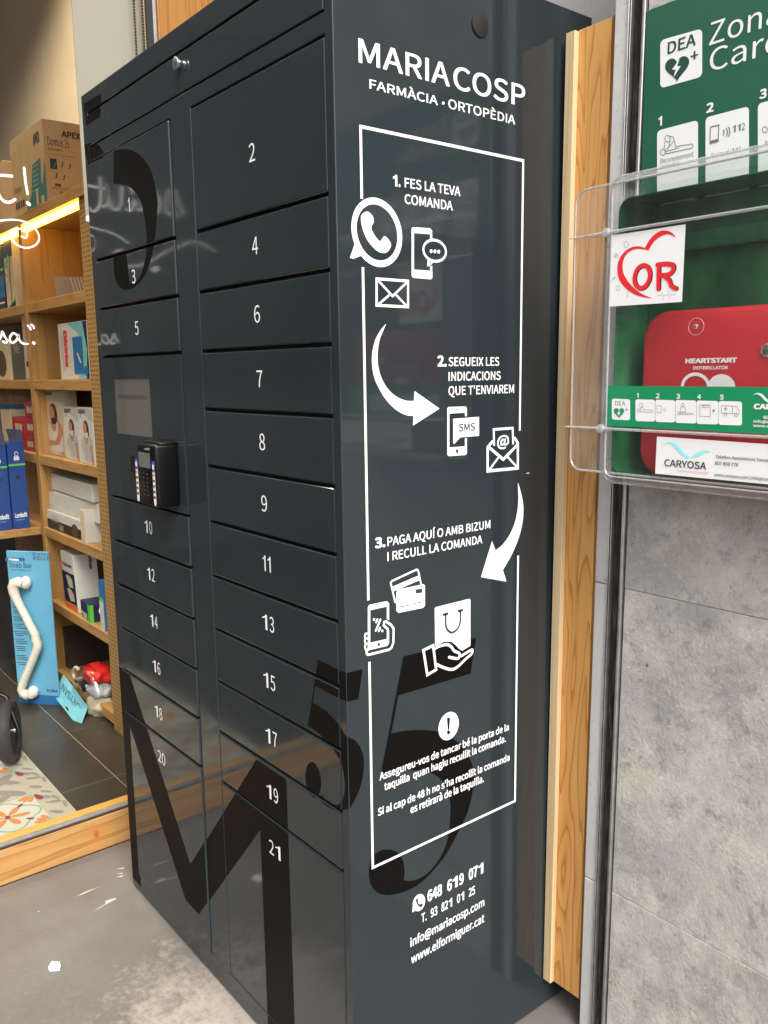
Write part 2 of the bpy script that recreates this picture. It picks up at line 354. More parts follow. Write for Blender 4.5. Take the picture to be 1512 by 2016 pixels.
# ------------------------------------------------------------------ lettering and printed shapes
_tc = {}
FONT = None
try:                                                # the sans that ships inside Blender; falls back to the built-in face
    import os
    fp_ = os.path.join(bpy.utils.system_resource('DATAFILES', path='fonts'), 'Noto Sans CJK Regular.woff2')
    if os.path.exists(fp_): FONT = bpy.data.fonts.load(fp_)
except Exception: FONT = None
_adv = {}
def advance(c):
    if c not in _adv:
        w_ = lambda t: (lambda V: max(v.x for v in V) - min(v.x for v in V))(text_mesh(t)[0])
        _adv[c] = w_('H' + c + 'H') - w_('HH')
    return _adv[c]
def text_mesh(body):
    if '1' in body and body != '1':                     # set character by character so that the 1 can be drawn plain
        if body not in _tc:
            V, Fc, x = [], [], 0.0
            for c in body:
                if c == ' ': x += 0.20; continue
                vs_, fs = text_mesh(c); n0 = len(V); off = 0.0 if c == '1' else 0.0
                V += [Vector((v.x + x, v.y)) for v in vs_]; Fc += [tuple(i + n0 for i in f) for f in fs]
                x += 0.30 if c == '1' else advance(c)
            _tc[body] = (V, Fc)
        return _tc[body]
    if body == '1':
        h = cap_h(); return ([Vector(p) for p in ((0.15, 0), (0.225, 0), (0.225, h), (0.15, h), (0.15, h * 0.90), (0.045, h * 0.79), (0.045, h * 0.70), (0.15, h * 0.80))], [(0, 1, 2, 3), (4, 5, 6, 7)])
    k = body
    if k not in _tc:
        cu = bpy.data.curves.new('t', 'FONT'); cu.body = body; cu.size = 1.0
        if FONT: cu.font = FONT
        cu.resolution_u = 6; cu.fill_mode = 'FRONT'
        ob = bpy.data.objects.new('t', cu); scene.collection.objects.link(ob)
        bpy.context.view_layer.update()
        me = bpy.data.meshes.new_from_object(ob.evaluated_get(bpy.context.evaluated_depsgraph_get()))
        V = [v.co.xy.copy() for v in me.vertices]; Fc = [tuple(p.vertices) for p in me.polygons]
        bpy.data.objects.remove(ob); bpy.data.curves.remove(cu); bpy.data.meshes.remove(me)
        _tc[k] = (V, Fc)
    return _tc[k]
CAPH = None
def cap_h():
    global CAPH
    if CAPH is None: CAPH = max(v.y for v in text_mesh('H')[0])
    return CAPH
def text3(name, body, O, U, V, width, cap, mt, parent, bold=0.0, label=None, mb=None, minx=None):
    """lettering in the plane O + u U + v V; starts at O, is `width` long and has capitals `cap` high"""
    vs_, fs = text_mesh(body)
    x0 = min(v.x for v in vs_); x1 = max(v.x for v in vs_)
    sx = width / (x1 - x0) if width else cap / cap_h(); sy = cap / cap_h()
    own = mb is None
    mb = mb or MB()
    b0 = bold * 0.9; nrm = U.cross(V)
    shifts = [(0, 0)] if bold < 0.004 else [(b0 * math.cos(a), b0 * math.sin(a)) for a in [math.pi / 4 + k * math.pi / 2 for k in range(4)]] + ([(b0 * 0.9, 0), (-b0 * 0.9, 0)] if bold > 0.015 else [])
    for si, (dx, dy) in enumerate(shifts):              # heavier weights are overprinted in register
        bv = [mb.bm.verts.new(O + U * ((v.x - x0 + dx) * sx) + V * ((v.y + dy) * sy) + nrm * (si * 0.00002)) for v in vs_]
        for f in fs:
            try: mb.bm.faces.new([bv[i] for i in f])
            except ValueError: pass
    if own: return mb.build(name, mt, parent, label=label)

class Pl:
    """a printed plane of the scene: axis (0: x = val, 1: y = val), decals float eps in front of it"""
    def __init__(s, ax, val, sgn, eps=0.0008):
        s.ax, s.val, s.sgn, s.eps = ax, val, sgn, eps
        s.U = Vector((0, 1, 0)) if ax == 0 else Vector((1, 0, 0)); s.V = Vector((0, 0, 1))
        s.n = Vector((sgn, 0, 0)) if ax == 0 else Vector((0, sgn, 0))
    def p(s, px, lift=0): return at(px[0], px[1], s.ax, s.val) + s.n * (s.eps + lift)
    def uv(s, px): q = at(px[0], px[1], s.ax, s.val); return (q.dot(s.U), q.z)
    def w(s, uv, lift=0):
        o = s.U * uv[0] + s.V * uv[1]; o[s.ax] = s.val; return o + s.n * (s.eps + lift)
    def text(s, name, body, L, R, cap, mt, parent, bold=0.0, lift=0.0, mb=None):
        a, b = s.uv(L), s.uv(R); c = s.uv((L[0], L[1] - cap))
        return text3(name, body, s.w((a[0], a[1]), lift), s.U, s.V, b[0] - a[0], c[1] - a[1], mt, parent, bold, mb=mb)
def smooth_pts(P, n=6, closed=False):
    out = []; m = len(P)
    rng = range(m) if closed else range(m - 1)
    g_ = lambda i: P[i % m] if closed else P[max(0, min(m - 1, i))]
    for i in rng:
        p0, p1, p2, p3 = g_(i - 1), g_(i), g_(i + 1), g_(i + 2)
        for k in range(n):
            t = k / n
            out.append(tuple(0.5 * (2 * p1[j] + (p2[j] - p0[j]) * t + (2 * p0[j] - 5 * p1[j] + 4 * p2[j] - p3[j]) * t * t + (3 * p1[j] - p0[j] - 3 * p2[j] + p3[j]) * t ** 3) for j in (0, 1)))
    if not closed: out.append(tuple(P[-1]))
    return out
def ell(c, a, b=None, n=28, t0=0, t1=360):
    """ellipse; a, b may be numbers (radii) or vectors (conjugate axes)"""
    if not isinstance(a, tuple): a = (a, 0)
    if b is None: b = (0, a[0])
    if not isinstance(b, tuple): b = (0, b)
    full = (t1 - t0) == 360; m = n if full else n + 1
    return [(c[0] + a[0] * math.cos(t) + b[0] * math.sin(t), c[1] + a[1] * math.cos(t) + b[1] * math.sin(t)) for t in [math.radians(t0 + (t1 - t0) * k / n) for k in range(m)]]
def ribbon(mb, pts, wd, to3, closed=False, caps=True):
    """stroke of even width through 2-D points"""
    P = [Vector(p) for p in pts]; n = len(P); L, Rr = [], []
    for i in range(n):
        a = P[i - 1] if (i > 0 or closed) else P[i]; b = P[(i + 1) % n] if (i < n - 1 or closed) else P[i]
        d1 = (P[i] - a); d2 = (b - P[i])
        d1 = d1.normalized() if d1.length > 1e-9 else (d2.normalized() if d2.length > 1e-9 else Vector((1, 0))); d2 = d2.normalized() if d2.length > 1e-9 else d1
        t = (d1 + d2); t = t.normalized() if t.length > 1e-6 else d1
        nn = Vector((-t.y, t.x)); k = max(0.5, abs(nn.dot(Vector((-d1.y, d1.x)))))
        L.append(P[i] + nn * wd / 2 / k); Rr.append(P[i] - nn * wd / 2 / k)
    for i in range(n if closed else n - 1):
        j = (i + 1) % n; mb.face([to3(L[i]), to3(Rr[i]), to3(Rr[j]), to3(L[j])])
    if caps and not closed:
        for p, q in ((P[0], P[1]), (P[-1], P[-2])):
            d = (p - q).normalized(); a0 = math.atan2(d.y, d.x)
            mb.face([to3(p + Vector((math.cos(a0 + a), math.sin(a0 + a))) * wd / 2) for a in [math.radians(-90 + 22.5 * k) for k in range(9)]])
def decal(name, plane, mt, parent, polys=(), strokes=(), lift=0.0, z=None, label=None):
    """flat print: filled outlines and strokes given in photograph pixels (through z, a zoom mapping)"""
    z = z or (lambda p: p); mb = MB()
    k_ = 0                                              # every piece a hair above the one before: no shared planes
    for q in polys: mb.poly([plane.p(z(p), lift + k_ * 0.00002) for p in q]); k_ += 1
    for pts, wd, *rest in strokes:
        cl = bool(rest and rest[0])
        ribbon(mb, [plane.uv(z(p)) for p in pts], wd, lambda v: plane.w((v.x, v.y), lift + k_ * 0.00002), cl); k_ += 1
    return mb.build(name, mt, parent, label=label)
def clip(poly, x0, x1, z0, z1):
    for ax, v, s in ((0, x0, 1), (0, x1, -1), (1, z0, 1), (1, z1, -1)):
        out = []
        for i in range(len(poly)):
            a, b = poly[i - 1], poly[i]; da, db = (a[ax] - v) * s, (b[ax] - v) * s
            if (da >= 0) != (db >= 0):
                t = da / (da - db); out.append((a[0] + (b[0] - a[0]) * t, a[1] + (b[1] - a[1]) * t))
            if db >= 0: out.append(b)
        poly = out
        if len(poly) < 3: return []
    return poly

# ================================================================== SETTING
tag(MB().box(-1.224, 60, -60, 0.60, -0.12, 0.0).build('pavement', CEMENT, base=False), kind='structure')
# shop room behind the window
XW = -1.228                                                # outer face of the window sill
tag(MB().box(-5.2, -1.262, -4.6, 0.95, -0.12, -0.0012).build('shop_floor', GROUT, base=False), kind='structure')
sf = bpy.data.objects['shop_floor']
TS = 0.476
ti = 0
for i in range(9):
    for j in range(9):
        xa, ya = -1.650 - (i - 0) * TS, 0.207 - (j - 1) * TS
        x0, x1, y0, y1 = xa - TS + 0.0016, xa - 0.0016, ya - TS + 0.0016, ya - 0.0016
        if i == 0: pass
        MB().box(x0, x1, y0, y1, -0.008, 0.0, 0.0004, 1).build('floor_tile', DTILE, sf); ti += 1
for j in range(9):
    ya = 0.207 - (j - 1) * TS
    MB().box(-1.650 + 0.0016, -1.262, ya - TS + 0.0016, ya - 0.0016, -0.008, 0.0, 0.0004, 1).build('floor_tile', DTILE, sf)
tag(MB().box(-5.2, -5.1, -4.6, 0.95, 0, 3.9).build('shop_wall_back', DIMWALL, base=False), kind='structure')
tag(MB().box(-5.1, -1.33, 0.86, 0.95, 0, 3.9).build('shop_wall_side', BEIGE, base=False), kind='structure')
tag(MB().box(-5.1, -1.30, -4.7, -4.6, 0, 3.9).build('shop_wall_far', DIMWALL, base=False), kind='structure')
tag(MB().box(-5.2, -1.30, -4.7, 0.95, 3.9, 4.0).build('shop_ceiling', CEIL, base=False), kind='structure')

tag(MB().box(-2.66, -2.56, -0.80, -0.70, 0, 3.9, 0.004, 2).build('shop_pillar', mat('dark_pillar_paint', (0.03, 0.032, 0.034), 0.5), base=False), kind='structure')
# plaster wall behind the locker
tag(MB().box(XW - 0.1, 0.30, 0.605, 0.75, 0, 4.2).build('plaster_wall', PLASTER), 'pale grey plastered wall rising behind the top of the locker', 'wall')
# facade over and beside the shop window
t = thing('shop_facade', 'rendered shop facade over the big window', 'wall', (XW - 0.06, -1.6, 0))
MB().box(XW - 0.12, XW, -4.4, 0.604, 2.86, 4.2).build('lintel', FACADE, t)
MB().box(XW - 0.12, XW, -7.5, -4.4, 0, 4.2).build('pier', FACADE, t)

# stone clad wall on the right, slabs 0.6 m high, with its narrow edge stones; all of it leans a hair to the right
YS = 0.510
def leaning(m, k=0.009):
    bmesh.ops.transform(m.bm, matrix=Matrix(((1, 0, k, 0), (0, 1, 0, 0), (0, 0, 1, 0), (0, 0, 0, 1))), verts=m.bm.verts); return m
t = thing('stone_wall', 'rough grey stone clad wall beneath and around the green sign', 'wall', (0.8, YS, 0))
leaning(MB().box(0.0960, 1.449, YS + 0.022, 0.75, 0, 4.2)).build('backing', CAVITY, t)
zj = [0.0, 0.353, 0.963, 1.573, 2.183, 2.793, 3.403, 4.2]
xj = [[0.1610, 1.10], [0.1610, 0.86]]
for r in range(len(zj) - 1):
    xs = xj[r % 2] + [1.45]
    for k in range(len(xs) - 1):
        leaning(MB().box(xs[k] + (0.0012 if k else 0), xs[k + 1] - 0.0012, YS + random.uniform(-0.0008, 0.0008), YS + 0.02, zj[r] + 0.0005, zj[r + 1] - 0.0005, 0.0010, 2)).build('stone_slab', STONES[(r * 2 + k) % 4], t)
    leaning(MB().box(0.0943, 0.1225, YS, 0.70, zj[r] + 0.001, zj[r + 1] - 0.001, 0.0018, 2)).build('edge_stone', EDGESTONE, t)
# shutter guide let into the stone
t = thing('shutter_guide', 'metal shutter guide with dark slot let into the stone wall', 'guide rail', (0.14, YS, 0))
m = MB(); m.box(0.1228, 0.1246, YS - 0.003, YS + 0.02, 0, 4.2, 0.0005, 1); m.box(0.1262, 0.1276, YS - 0.001, YS + 0.02, 0, 4.2, 0.0004, 1); leaning(m).build('inner_lip', ALU, t)
leaning(MB().box(0.1277, 0.1493, YS + 0.015, YS + 0.0215, 0, 4.2)).build('slot', CAVITY, t)
g = NG('stained_brush'); P = g.geo
f = g.noise(g.map(P, (160, 60, 14)), 1.0, 5, 0.7)
BRUSH = g.done(g.ramp(f, [(0.40, (0.010, 0.010, 0.010)), (0.55, (0.045, 0.041, 0.037)), (0.68, (0.13, 0.12, 0.11))]), 0.8, 0.3)
leaning(MB().box(0.1278, 0.1425, YS + 0.008, YS + 0.0148, 0, 4.2, 0.003, 2)).build('brush_seal', BRUSH, t)
m = MB(); m.box(0.1496, 0.1517, YS - 0.001, YS + 0.0212, 0, 4.2, 0.0006, 1); m.box(0.1519, 0.1585, YS - 0.006, YS + 0.0211, 0, 4.2, 0.0020, 3); leaning(m).build('outer_lip', ALU, t, 40)

# pine boards closing the gap between locker and stone
t = thing('pine_board', 'orange pine board with oval grain beside the locker', 'board', (0.06, 0.515, 0.07))
leaning(MB().box(0.0150, 0.0855, 0.5150, 0.535, 0.068, 1.953, 0.0012, 2), 0.0082).build('face_board', PINE, t)
leaning(MB().box(0.0861, 0.0942, 0.5158, 0.535, 0.066, 1.955, 0.0008, 2)).build('edge_strip', JAMB, t)
leaning(MB().box(0.0020, 0.0222, 0.5020, 0.5145, 0.070, 1.950, 0.0012, 2), 0.0058).build('pale_pine_batten', PALEPINE, label='narrow pale pine batten standing against the locker side', cat='batten')

# ================================================================== SHOP WINDOW
t = thing('shop_window', 'large shop window with pine sill, showing shelves of boxed goods', 'window', (XW, -1.0, 0))
MB().box(XW - 0.034, XW, -4.4, 0.284, 0.0, 0.100, 0.002, 2).build('sill_board', SILL, t)
MB().box(XW - 0.030, XW - 0.012, -4.4, 0.284, 0.100, 0.108, 0.001, 1).build('glazing_channel', mat('grey_glazing_strip', (0.20, 0.19, 0.175), 0.6, var=(40, 0.2)), t)
MB().box(XW - 0.011, XW - 0.004, -4.4, 0.284, 0.100, 0.1045, 0.001, 1).build('rubber_gasket', RUBBER, t)
MB().box(XW - 0.066, XW - 0.0345, -4.4, 0.284, 0.0, 0.108, 0.002, 2).build('inner_bead', wood('bead_pine', (0.62, 0.36, 0.09), (0.56, 0.30, 0.07), (0.45, 0.2, 0.04), (20, 1.0, 20), 3.0, 7.0), t)
GX = XW - 0.022
MB().face([(GX, -4.4, 0.106), (GX, 0.2845, 0.106), (GX, 0.2845, 2.86), (GX, -4.4, 2.86)]).build('glass_pane', GLASS, t)
MB().box(XW - 0.066, XW - 0.0345, 0.308, 0.330, 0.108, 2.86, 0.002, 2).build('inner_jamb', PALEPINE, t)
MB().box(XW - 0.026, XW - 0.012, 0.2848, 0.2990, 0.0, 2.86, 0.001, 1).build('gasket_jamb', RUBBER, t)
MB().box(XW - 0.030, XW - 0.004, 0.2994, 0.3085, 0.0, 2.86, 0.001, 1).build('metal_jamb', ALU, t)
MB().box(XW - 0.05, XW + 0.004, 0.309, 0.604, 0.0, 2.86, 0.003, 2).build('jamb_board', JAMB, t)
# roller blind behind the glass and its bead chain
t = thing('roller_blind', 'off-white roller blind hanging behind the window beside the locker', 'blind', (-1.31, 0.18, 1.78))
MB().box(-1.312, -1.309, 0.108, 0.305, 1.79, 2.95).build('fabric', BLIND, t)
MB().box(-1.316, -1.305, 0.108, 0.305, 1.772, 1.790, 0.003, 2).build('bottom_bar', CEIL, t)
CHAIN = mat('black_bead_chain', (0.02, 0.018, 0.016), 0.35)
m = MB()
for yy in (0.2655, 0.2890):
    for k in range(130):
        b = bmesh.new(); bmesh.ops.create_icosphere(b, subdivisions=1, radius=0.0040); m.join(b, Matrix.Translation((-1.276, yy, 1.95 + k * 0.0078)))
    m.box(-1.2766, -1.2754, yy - 0.0006, yy + 0.0006, 1.95, 3.0)
tag(m.build('bead_chain', CHAIN, t), kind='stuff')
# shop column/wall return behind the blind
tag(MB().box(-2.0, -1.34, 0.62, 0.70, 0, 3.9).build('shop_wall_return', BEIGE, base=False), kind='structure')

# writing on the glass
WP = Pl(0, GX, 1, 0.002)
win = bpy.data.objects['shop_window']
W = mat('white_window_paint', (0.9, 0.9, 0.9), 0.6)
def glass_stroke(strokes, name='painted_letter'):
    mb = MB()
    for pts, wd in strokes:
        q = smooth_pts(pts, 8) if len(pts) > 2 else pts
        ribbon(mb, q, wd, lambda v: WP.w((v.x, v.y)))
    return mb.build(name, W, win)
gz = lambda *pts: [WP.uv(p) for p in pts]
tl = gz((-14, 322), (-9, 362), (-2, 385), (9, 397), (20, 398), (29, 393)); tb = gz((-24, 343), (0, 345), (23, 347))
glass_stroke([(tl, 0.0070), (tb, 0.0066)])                                                     # t
glass_stroke([(gz((47, 331), (50, 360), (54, 382)), 0.0062), (gz((54, 399.5), (57, 402.5)), 0.0085)])  # !
q = smooth_pts(gz((-60, 452), (-30, 438), (0, 434.5), (30, 433), (55, 440), (72, 455), (76.5, 470), (70, 482), (54, 488), (38, 485), (25, 474), (20, 462), (24, 453), (36, 450), (48, 455), (53, 462), (50, 468), (42, 466)), 6)
mb = MB(); ribbon(mb, q, 0.0044, lambda v: WP.w((v.x, v.y))); mb.build('painted_flourish', W, win)
glass_stroke([(gz((-3, 671), (2, 662), (4, 653), (9, 663), (14, 671), (11, 675), (5, 672)), 0.0048)])          # s
glass_stroke([(gz((33, 660), (26, 656), (20, 662), (19, 670), (24, 675), (32, 670), (36, 660), (37, 668), (44, 676), (54, 677)), 0.0050)])   # a
glass_stroke([(gz((54, 641), (58, 644), (60, 649)), 0.0046), (gz((61, 639), (65, 642), (66.5, 646)), 0.0046), (gz((65.5, 675), (66.3, 675.6)), 0.0080)])   # closing quote, stop
def lt(pts, o, s=1.0): return [(o[0] + x * s, o[1] + y * s) for x, y in pts]
H0 = 1.802
glass_stroke([(lt([(0.0, 0.06), (0.004, 0.02), (0.018, 0.0), (0.034, 0.012), (0.040, 0.06), (0.041, 0.016), (0.056, 0.004)], (-0.195, H0)), 0.0075)])   # u
glass_stroke([(lt([(0.0, 0.02), (0.02, 0.09), (0.022, 0.145), (0.010, 0.15), (0.004, 0.09), (0.010, 0.012), (0.028, 0.004)], (-0.235, H0)), 0.0075)])   # l
glass_stroke([(lt([(0.045, 0.055), (0.022, 0.064), (0.002, 0.034), (0.014, 0.004), (0.038, 0.020), (0.048, 0.058), (0.050, 0.014), (0.066, 0.006)], (-0.305, H0)), 0.0075)])   # a
glass_stroke([(lt([(0.0, 0.01), (0.026, 0.070), (0.040, 0.036), (0.040, 0.008), (0.014, 0.002)], (-0.365, H0)), 0.0075)])   # s
glass_stroke([(lt([(0.0, 0.05), (0.06, 0.072), (0.14, 0.04), (0.21, 0.0), (0.28, -0.012)], (-0.46, 1.665)), 0.0055)], 'painted_flourish')
glass_stroke([(lt([(0, 0), (0.012, -0.004)], (-0.185, 1.690)), 0.020)], 'painted_dot')
glass_stroke([(lt([(0, 0), (0.010, -0.004)], (-0.285, 1.655)), 0.015)], 'painted_dot')

# ================================================================== PARCEL LOCKER
LW, LD, LH = 1.0, 0.592, 2.0
XS = [-0.9685, -0.5428, -0.4564, -0.0206]                   # left doors, centre stile, right doors
PITCH = 0.11160; ZT = 1.8470; ZB = 0.057
zrow = lambda k: ZT - PITCH * k                              # door tops
lock = thing('parcel_locker', 'tall anthracite parcel locker with numbered doors and white pictogram instructions', 'parcel locker', (-0.5, 0.296, 0))
def shell():
    """cabinet with sunk openings: front rim at y = 0, openings 18 mm deep"""
    xs = [-LW, XS[0], XS[1], XS[2], XS[3], 0.0]; zs = [0.005, ZB, ZT + 0.003, 1.881, 1.9565, LH]
    op = {(1, 1): 1, (3, 1): 1, (1, 3): 1, (2, 3): 1, (3, 3): 1}
    b = bmesh.new(); D = 0.018
    def q(*p): b.faces.new([b.verts.new(v) for v in p])
    dep = lambda i, j: D if (i, j) in op else 0.0
    for i in range(5):
        for j in range(5):
            y = dep(i, j); q((xs[i], y, zs[j]), (xs[i + 1], y, zs[j]), (xs[i + 1], y, zs[j + 1]), (xs[i], y, zs[j + 1]))
            if i < 4 and dep(i, j) != dep(i + 1, j):
                x = xs[i + 1]; q((x, 0, zs[j]), (x, D, zs[j]), (x, D, zs[j + 1]), (x, 0, zs[j + 1]))
            if j < 4 and dep(i, j) != dep(i, j + 1):
                z_ = zs[j + 1]; q((xs[i], 0, z_), (xs[i + 1], 0, z_), (xs[i + 1], D, z_), (xs[i], D, z_))
    for j in range(5):
        for x in (-LW, 0.0): q((x, 0, zs[j]), (x, LD, zs[j]), (x, LD, zs[j + 1]), (x, 0, zs[j + 1]))
        q((-LW, LD, zs[j]), (0, LD, zs[j]), (0, LD, zs[j + 1]), (-LW, LD, zs[j + 1]))
    for i in range(5):
        for z_ in (0.005, LH): q((xs[i], 0, z_), (xs[i + 1], 0, z_), (xs[i + 1], LD, z_), (xs[i], LD, z_))
    bmesh.ops.remove_doubles(b, verts=b.verts, dist=1e-5)
    bmesh.ops.recalc_face_normals(b, faces=b.faces)
    bmesh.ops.dissolve_limit(b, angle_limit=0.01, verts=b.verts, edges=b.edges)
    ed = [e for e in b.edges if len(e.link_faces) == 2 and e.calc_face_angle(0) > 0.5 and all(abs(v.co.y) < 1e-4 or abs(v.co.z - LH) < 1e-4 or v.co.y > 0.5 for v in e.verts)]
    bmesh.ops.bevel(b, geom=ed, offset=0.0016, segments=2, profile=0.5, affect='EDGES', clamp_overlap=True)
    return b
m = MB(); m.join(shell()); m.build('cabinet', PAINT, lock)
m = MB()                                                    # dark liner in the openings, behind the doors
for a, b_ in ((XS[0], XS[1]), (XS[2], XS[3])): m.face([(a, 0.0172, ZB), (b_, 0.0172, ZB), (b_, 0.0172, ZT + 0.003), (a, 0.0172, ZT + 0.003)])
m.face([(XS[0], 0.0172, 1.881), (XS[3], 0.0172, 1.881), (XS[3], 0.0172, 1.9565), (XS[0], 0.0172, 1.9565)])
m.build('gap_liner', CAVITY, lock)

for fx, fy in ((-0.94, 0.06), (-0.06, 0.06), (-0.94, 0.53), (-0.06, 0.53)): MB().cyl((fx, fy, 0.004), (0, 0, 1), 0.022, 0.008, 20).build('levelling_foot', RUBBER, lock, 40)
FP = Pl(1, 0.0, -1, 0.0)
T = zm(160, 160, 4.383); Hh = zm(560, 1260, 2.9077)
front_vinyl = []                                            # outlines (x, z) of the big black glyphs on the front
front_vinyl.append([(-1.0, 0.6185), (-0.920, 0.6185), (-0.625, 0.241), (-0.305, 0.6150), (-0.1965, 0.6150), (-0.1965, 0.020), (-0.301, 0.020), (-0.301, 0.468), (-0.595, 0.129), (-0.662, 0.132), (-0.941, 0.477), (-0.945, 0.022), (-1.0, 0.022)])
px2 = lambda pts, z: [FP.uv(z(p)) for p in pts]
top5 = [(295, 600), (380, 587), (450, 597), (520, 640), (590, 720), (640, 850), (668, 1000), (670, 1110), (655, 1300), (625, 1500), (560, 1680), (480, 1770), (410, 1800), (350, 1780), (305, 1700), (293, 1600), (300, 1505), (395, 1490), (412, 1560), (420, 1660), (440, 1740), (500, 1720), (545, 1620), (575, 1470), (578, 1330), (560, 1180), (530, 1050), (480, 960), (420, 908), (350, 890), (290, 885)]
front_vinyl.append(px2(smooth_pts(top5[:30], 3) + [top5[-1]], T))
front_vinyl.append(px2([(20, 195), (170, 105), (170, 305), (45, 385)], T))
front_vinyl.append(px2([(25, 548), (70, 532), (115, 534), (155, 552), (192, 610), (205, 660), (60, 725)], T))
s5 = [(192, 112), (352, 190), (357, 355), (175, 262), (163, 360), (240, 405), (310, 480), (345, 540), (366, 560), (376, 968), (330, 976), (270, 968), (225, 940), (205, 905), (212, 885), (250, 935), (305, 945), (335, 915), (348, 850), (340, 760), (320, 690), (270, 610), (200, 540), (135, 490)]
front_vinyl.append([(min(x, 0.0), z_) for x, z_ in px2(s5, Hh)])
front_vinyl.append(px2(ell((165, 800), (44, 38), (-8, 95), 26), Hh))
tris = []
for poly in front_vinyl:
    P3 = [Vector((x, 0, z_)) for x, z_ in poly]; tris.append([[poly[i] for i in t_] for t_ in tessellate_polygon([P3])])
def vinyl_on(x0, x1, z0, z1, y, parent):
    for glyph in tris:
        b = bmesh.new()
        for t_ in glyph:
            c_ = clip(t_, x0, x1, z0, z1)
            if len(c_) >= 3:
                ar = abs(sum(c_[i - 1][0] * c_[i][1] - c_[i][0] * c_[i - 1][1] for i in range(len(c_))))
                if ar > 2e-7: b.faces.new([b.verts.new((x, y - 0.0002, z_)) for x, z_ in c_])
        bmesh.ops.remove_doubles(b, verts=b.verts, dist=2e-5)
        todo = set(b.faces)
        while todo:                                         # every separate piece of film is a part of its own
            st_ = [todo.pop()]; isl = []
            while st_:
                f_ = st_.pop(); isl.append(f_)
                for v in f_.verts:
                    for nb in v.link_faces:
                        if nb in todo: todo.remove(nb); st_.append(nb)
            mb = MB(); mp = {}
            for f_ in isl: mb.face([v.co.copy() for v in f_.verts])
            bmesh.ops.remove_doubles(mb.bm, verts=mb.bm.verts, dist=2e-5)
            mb.build('black_vinyl', VINYL_K, parent)
        b.free()
cab = bpy.data.objects['cabinet']
for x0, x1, z0, z1 in ((-1.0, XS[0], 0, 2), (XS[0], XS[3], 0, ZB), (XS[1], XS[2], ZB, ZT), (XS[3], 0, 0, 2), (XS[0], XS[3], ZT + 0.003, 1.881), (XS[0], XS[3], 1.9565, 2.0)):
    vinyl_on(x0 + 0.0012, x1 - 0.0012, z0 + 0.001, z1 - 0.001, 0.0, cab)

def door(name, col, z1, z0, num, fr):
    a, b_ = (XS[0], XS[1]) if col == 0 else (XS[2], XS[3])
    ga, gb = (0.0012, 0.0028) if col == 0 else (0.0010, 0.0014)
    x0, x1 = a + ga, b_ - gb
    d = MB().box(x0, x1, fr, 0.0165, z0, z1, 0.0026, 3).build(name, PAINT, lock)
    vinyl_on(x0 + 0.0012, x1 - 0.0012, z0 + 0.0011, z1 - 0.0011, fr, d)
    if num:
        ctr = num[1]; O = Vector((ctr, fr - 0.0005, num[2])); wd = 0.0195 if len(num[0]) == 1 else 0.041
        if num[0] == '1': wd = 0.0085
        if num[0] == '11': wd = 0.028
        text3('number', num[0], O - Vector((wd / 2, 0, 0)), Vector((1, 0, 0)), Vector((0, 0, 1)), wd, 0.0290, VINYL_W, d, -0.004)
    return d
GAP = 0.0062
FL = -0.0035                                                # left doors stand a little proud
XL, XR = -0.7755, -0.2385
def zc(px, py): return at(px, py, 1, 0.0)
spec_l = [('1', 0, 2, (255, 417)), ('3', 2, 3, (264, 558)), ('5', 3, 4, (270, 659)), ('10', 7, 8, (293, 1050)), ('12', 8, 9, (298, 1143)), ('14', 9, 10, (304, 1235)), ('16', 10, 11, (309, 1325)), ('18', 11, 12, (313, 1414)), ('20', 12, None, (319, 1503))]
for n_, k0, k1, pp in spec_l:
    q = at(pp[0], pp[1], 1, FL)
    door('door', 0, zrow(k0), (zrow(k1) + GAP) if k1 else ZB + 0.002, (n_, q.x, q.z), FL)
spec_r = [('2', 0, 2, (497, 318)), ('4', 2, 3, (503, 501)), ('6', 3, 4, (507, 635)), ('7', 4, 5, (512, 762)), ('8', 5, 6, (517, 886)), ('9', 6, 7, (521, 1007)), ('11', 7, 8, (526, 1125)), ('13', 8, 9, (529, 1242)), ('15', 9, 10, (531, 1356)), ('17', 10, 11, (535, 1466)), ('19', 11, 12, (537, 1576)), ('21', 12, None, (542, 1687))]
for n_, k0, k1, pp in spec_r:
    q = at(pp[0], pp[1], 1, 0.0)
    door('door', 1, zrow(k0), (zrow(k1) + GAP) if k1 else ZB + 0.002, (n_, q.x, q.z), 0.0)
# service flap with its cam lock
flap = MB().box(XS[0] + 0.0012, XS[3] - 0.0016, -0.001, 0.0165, 1.8835, 1.9510, 0.0011, 2).build('service_flap', PAINT, lock)
vinyl_on(XS[0] + 0.003, XS[3] - 0.003, 1.885, 1.950, -0.001, flap)
lx, lz = at(345, 124, 1, -0.012).x, at(345, 124, 1, -0.012).z
lk = MB().cyl((lx, -0.006, lz), (0, -1, 0), 0.0085, 0.010, 28, 0.0012); lk.cyl((lx, -0.0115, lz), (0, -1, 0), 0.0115, 0.003, 28, 0.0008)
lk = lk.build('cam_lock', CHROME, lock, 40)
MB().box(lx - 0.0007, lx + 0.0007, -0.0136, -0.0125, lz - 0.0035, lz + 0.0035).build('keyhole', CAVITY, lk)
